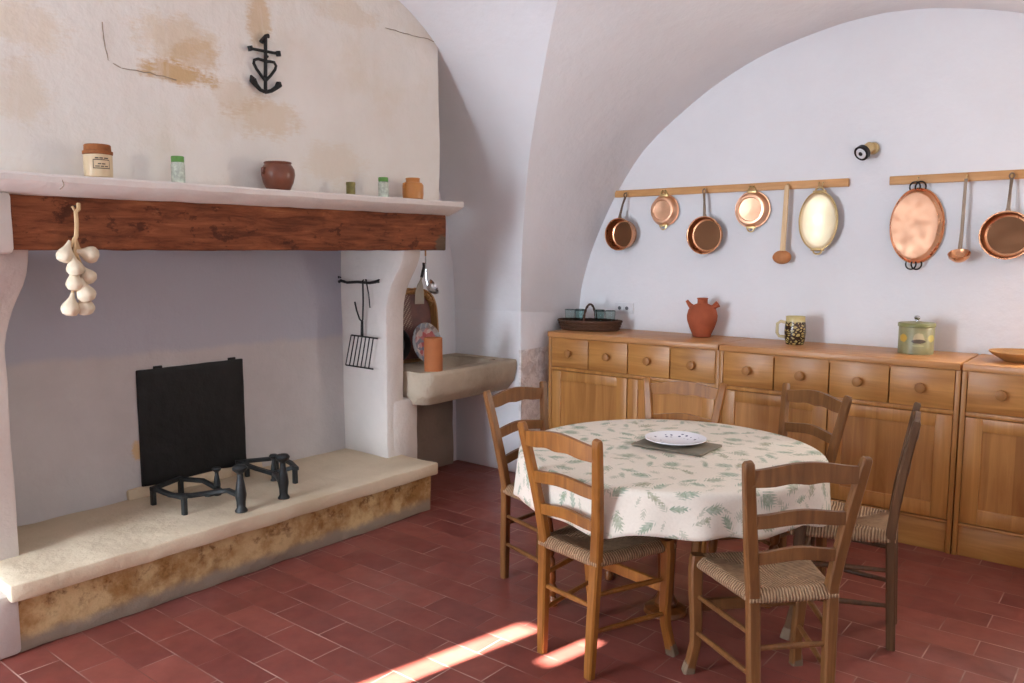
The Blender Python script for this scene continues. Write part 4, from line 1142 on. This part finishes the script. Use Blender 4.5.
# undersurface for thickness is given by a solidify modifier
va = {}
for i, s in enumerate(secs):
    for k in range(NA): va[i * NA + k] = (arcs[i] * math.cos(2 * PI * k / NA), arcs[i] * math.sin(2 * PI * k / NA))
cl = m.build('tablecloth', M['cloth'], None, 60)
uvl = cl.data.uv_layers.new(name='UVMap')
for p in cl.data.polygons:
    for li in p.loop_indices: uvl.data[li].uv = va[cl.data.loops[li].vertex_index]
md = cl.modifiers.new('thick', 'SOLIDIFY'); md.thickness = .002; md.offset = -1
cl.location = (TX, TY, 0); tag(cl, 'cream cotton tablecloth printed with green leaves, draped over the round table', 'tablecloth')
# stone mat + plate
mc = tuple(at(676.5, 446.5, 'z', TH + .003))[:2]
r = thing('trivet', 'grey green rectangular stone trivet on the tablecloth under the plate', 'trivet', (mc[0], mc[1], TH + .003), math.radians(2))
part('slab', MB().box(-.155, .155, -.105, .105, .001, .011, .003), M['mat_slate'], r, False)
r2 = thing('white_plate', 'white plate with small dark blue sprigs on the stone trivet', 'plate', tuple(at(675.5, 442, 'z', TH + .0145)))
part('dish', MB().lathe([(.002, 0), (.075, 0), (.083, .003), (.120, .014), (.127, .017), (.1265, .020), (.118, .018), (.081, .008), (.075, .006), (.002, .006)], 56), M['white_plate'], r2, False)

# ------------------------------------------------------------------ chairs
AF, AS, AT, YF, YT, HT, BS, DS, BF, DF, ZS = .122, .132, .19, -.019, -.064, .873, .196, .304, .195, .343, .447
def chair(label, x, y, rz, wood, front='cabriole', sc=1.0, group='rush seated ladder back chairs around the table'):
    r = thing('dining_chair', label, 'chair', (x, y, 0), rz, group); r.scale = (sc, sc, sc)
    def pp(z):  # centre of the back post at height z, right side
        if z <= ZS: k = z / ZS; return (AF + (AS - AF) * k, YF * (1 - k), z)
        k = (z - ZS) / (HT - ZS); return (AS + (AT - AS) * (k ** 1.05), YT * k ** 1.25, z)
    for s in (-1, 1):
        zs_ = [0, .06, .2, .35, .447, .55, .65, .75, .84, .868, .876]
        P = [(s * pp(z)[0], pp(z)[1], z) for z in zs_]
        part('back_post', MB().bars(P, [.034, .037, .040, .041, .041, .041, .040, .038, .036, .034, .026], [.030, .032, .034, .034, .034, .032, .030, .028, .027, .026, .018], (0, 1, 0)), wood, r, False)
    # slats
    def slat(name, zc, h, bowd, crest=False):
        m = MB(); n = 24; secs = []
        for i in range(n + 1):
            u = -1 + 2 * i / n; xx, yy, _ = pp(zc); X = u * (xx - .004)
            arch = (math.cos(u * PI) + 1) / 2
            if crest:
                zu = zc + h / 2 - .010 + .022 * arch ** .8 ; zl = zc - h / 2 - .004 * math.cos(u * 3 * PI) * (1 - abs(u)) + .010 * arch
            else:
                zu = zc + h / 2 - .006 + .016 * arch; zl = zc - h / 2 - .004 + .014 * arch
            yb_ = yy - bowd * (1 - u * u); t = .0085
            secs.append([(X, yb_ - t, zl), (X, yb_ + t, zl), (X, yb_ + t, zu), (X, yb_ - t, zu)])
        m.loft(secs); part(name, m, wood, r, False, 30)
    slat('crest_rail', .826, .062, .012, True); slat('back_slat', .683, .044, .014); slat('back_slat', .560, .040, .012)
    # front legs
    for s in (-1, 1):
        if front == 'cabriole':
            P = [(s * BS, DS, ZS + .004), (s * (BS + .004), DS + .002, .40), (s * (BS + .002), DS + .003, .30), (s * (BS - .004), DS + .005, .20), (s * (BS - .006), DS + .012, .12), (s * (BS + .002), DS + .026, .05), (s * (BF + .010), DF - .002, .0)]
            lg = part('front_leg', MB().bars(P, [.044, .046, .042, .038, .036, .036, .042], [.038, .040, .038, .034, .032, .032, .036], (0, 1, 0)), wood, r, False)
            part('worn_foot', MB().bars([(s * (BS + .0045), DS + .029, .042), (s * (BF + .0105), DF - .002, .0005)], [.038, .0435], [.034, .038], (0, 1, 0)), M['tip'], lg, False, label='pale worn foot')
        else:
            prof = [(.014, 0), (.018, .004), (.019, .03), (.013, .045), (.020, .06), (.021, .085), (.014, .10), (.019, .112), (.022, .16), (.019, .20), (.013, .215), (.020, .228), (.020, .26), (.013, .272), (.021, .285), (.022, .33), (.017, .385), (.013, .395), (.020, .41), (.021, ZS)]
            m = MB(); secs = []
            for rr, z in prof:
                k = z / ZS; cx_ = s * (BF + (BS - BF) * k); cy_ = DF + (DS - DF) * k
                secs.append([(cx_ + rr * math.cos(a), cy_ + rr * math.sin(a), z) for a in np.linspace(0, 2 * PI, 19)[:-1]])
            m.loft(secs); part('front_leg', m, M['turned'], r, False)
    # stretchers
    def frontp(z): k = z / ZS; return (BF + (BS - BF) * k - .002, DF + (DS - DF) * k - .008)
    for s in (-1, 1):
        for z in (.30, .165):
            fx, fy = frontp(z); bx_, by_, _ = pp(z + .0)
            part('side_rung', MB().tube([(s * bx_, by_ + .01, z), (s * (bx_ + fx) / 2, (by_ + fy) / 2, z + .002), (s * fx, fy, z)], [.008, .0105, .008], 10), wood, r, False)
    bx_, by_, _ = pp(.26)
    part('back_rung', MB().tube([(-bx_, by_, .26), (0, by_, .26), (bx_, by_, .26)], [.008, .0105, .008], 10), wood, r, False)
    fx, fy = frontp(.255)
    if front == 'cabriole': part('front_rung', MB().bars([(-fx, fy, .262), (fx, fy, .262)], .018, .042, (0, 0, 1)), wood, r, False)
    else: part('front_rung', MB().tube([(-fx, fy, .262), (0, fy, .262), (fx, fy, .262)], [.008, .012, .008], 10), wood, r, False)
    # rush seat
    n = 28; zt_ = .452
    def outline(u, v):  # u,v in -1..1
        yy = (v + 1) / 2; hw = AS + .012 + (BS + .012 - AS - .012) * yy
        return (u * hw, -.014 + (DS + .030) * yy + .014 * yy)
    m = MB()
    def ftop(a, c):
        u, v = -1 + 2 * a, -1 + 2 * c
        x_, y_ = outline(u, v); e = max(abs(u), abs(v))
        sag = -.016 * (1 - u * u) * (1 - v * v)
        drop_ = 0 if e < .86 else -.020 * ((e - .86) / .14) ** 2
        pil = .006 * (1 - abs(abs(u) - abs(v))) * (1 - e)
        return (x_, y_, zt_ + sag + drop_ - pil)
    m.grid(ftop, n, n)
    # rim
    ring = []
    for i in range(n): ring.append((-1 + 2 * i / n, -1))
    for i in range(n): ring.append((1, -1 + 2 * i / n))
    for i in range(n): ring.append((1 - 2 * i / n, 1))
    for i in range(n): ring.append((-1, 1 - 2 * i / n))
    secs = []
    for dz, grow in ((-.020, 1.0), (-.028, 1.03), (-.038, 1.03), (-.046, .99), (-.046, .86)):
        s_ = []
        for u, v in ring:
            x_, y_ = outline(u * (1 + (grow - 1)), v); 
            yc_ = .16
            s_.append((x_, yc_ + (y_ - yc_) * grow, zt_ + dz))
        secs.append(s_)
    m.loft(secs, cap=True)
    hw0 = BS
    def uvf(co, p):
        c = p.center; yy = (c.y + .014) / (DS + .044); hw = AS + .012 + (BS - AS) * yy
        u = c.x / max(hw, .01); v = -1 + 2 * yy
        if abs(u) > abs(v): return (co.y, co.x)
        return (co.x + 3.0, co.y)
    part('rush_seat', m, M['rush'], r, False, 50, uvf)
    return r
chair('honey brown rush seated chair nearest the camera on the left, back toward us', CBX, CBY, CBR, M['chair_honey'])
chair('walnut brown rush seated chair in the right foreground with its back toward us', -.852, 2.45, .823, M['chair_mid'])
chair('brown chair left of the table, standing before the stone sink', -2.261, 2.888, -1.655, M['chair_mid'], 'turned')
chair('dark brown chair at the right of the table seen edge on', -.768, 3.285, 1.785, M['chair_dark'], 'cabriole', 1.025)
chair('honey chair behind the table in front of the left cabinet', -1.785, 3.48, 3.30, M['chair_honey'])
chair('mid brown chair behind the table in front of the middle cabinet', -1.238, 3.618, 2.658, M['chair_mid'], 'turned')

# ------------------------------------------------------------------ light
def area(name, loc, rot, sx, sy, power, col):
    l = bpy.data.lights.new(name, 'AREA'); l.shape = 'RECTANGLE'; l.size = sx; l.size_y = sy; l.energy = power; l.color = col
    o = bpy.data.objects.new(name, l); C.objects.link(o); o.location = loc; o.rotation_euler = rot; return o
area('rear_window_daylight', ((W1X0 + W1X1) / 2, YR - .02, (W1Z0 + W1Z1) / 2), (PI / 2, 0, 0), W1X1 - W1X0 - .06, W1Z1 - W1Z0 - .1, 182, (.80, .91, 1.04))
area('back_window_daylight', ((W2X0 + W2X1) / 2, YB + .02, (W2Z0 + W2Z1) / 2), (-PI / 2, 0, 0), W2X1 - W2X0 - .04, W2Z1 - W2Z0 - .04, 46, (1.0, .90, .78))
area('side_fill_light', (XRW - .01, .45, 1.5), (0, PI / 2, 0), 1.3, 1.1, 22, (.95, .96, 1.0))  # fill lamp added to lift the shade beside the hood
s = bpy.data.lights.new('sun', 'SUN'); s.energy = 150; s.angle = math.radians(.5); s.color = (1.0, .95, .9)
so_ = bpy.data.objects.new('sun', s); C.objects.link(so_)
el = math.radians(27.2); d = Vector((.2 * math.cos(el), .98 * math.cos(el), -math.sin(el)))
so_.rotation_euler = d.to_track_quat('-Z', 'Y').to_euler(); so_.location = (-4, -6, 5)
w = bpy.data.worlds.new('sky'); bpy.context.scene.world = w; w.use_nodes = True
bg = w.node_tree.nodes['Background']; bg.inputs[0].default_value = (.6, .75, 1.0, 1); bg.inputs[1].default_value = .6

# ------------------------------------------------------------------ camera
cam = bpy.data.cameras.new('camera'); co = bpy.data.objects.new('camera', cam); C.objects.link(co)
cam.sensor_width = 36; cam.lens = 808.36 / 1024 * 36; cam.clip_start = .05
co.location = (0, 0, 1.5); co.rotation_euler = (math.radians(90 - 6.4029), 0, math.radians(39.0555))
sc = bpy.context.scene; sc.camera = co
sc.view_settings.view_transform = 'Standard'; sc.view_settings.look = 'None'; sc.view_settings.gamma = 1; sc.view_settings.exposure = -0.14
sc.view_settings.use_curve_mapping = False
sc.cycles.use_denoising = True
sc.cycles.max_bounces = 10; sc.cycles.diffuse_bounces = 6; sc.cycles.glossy_bounces = 4; sc.cycles.transmission_bounces = 8
sc.cycles.sample_clamp_indirect = 6; sc.cycles.caustics_reflective = False; sc.cycles.caustics_refractive = False
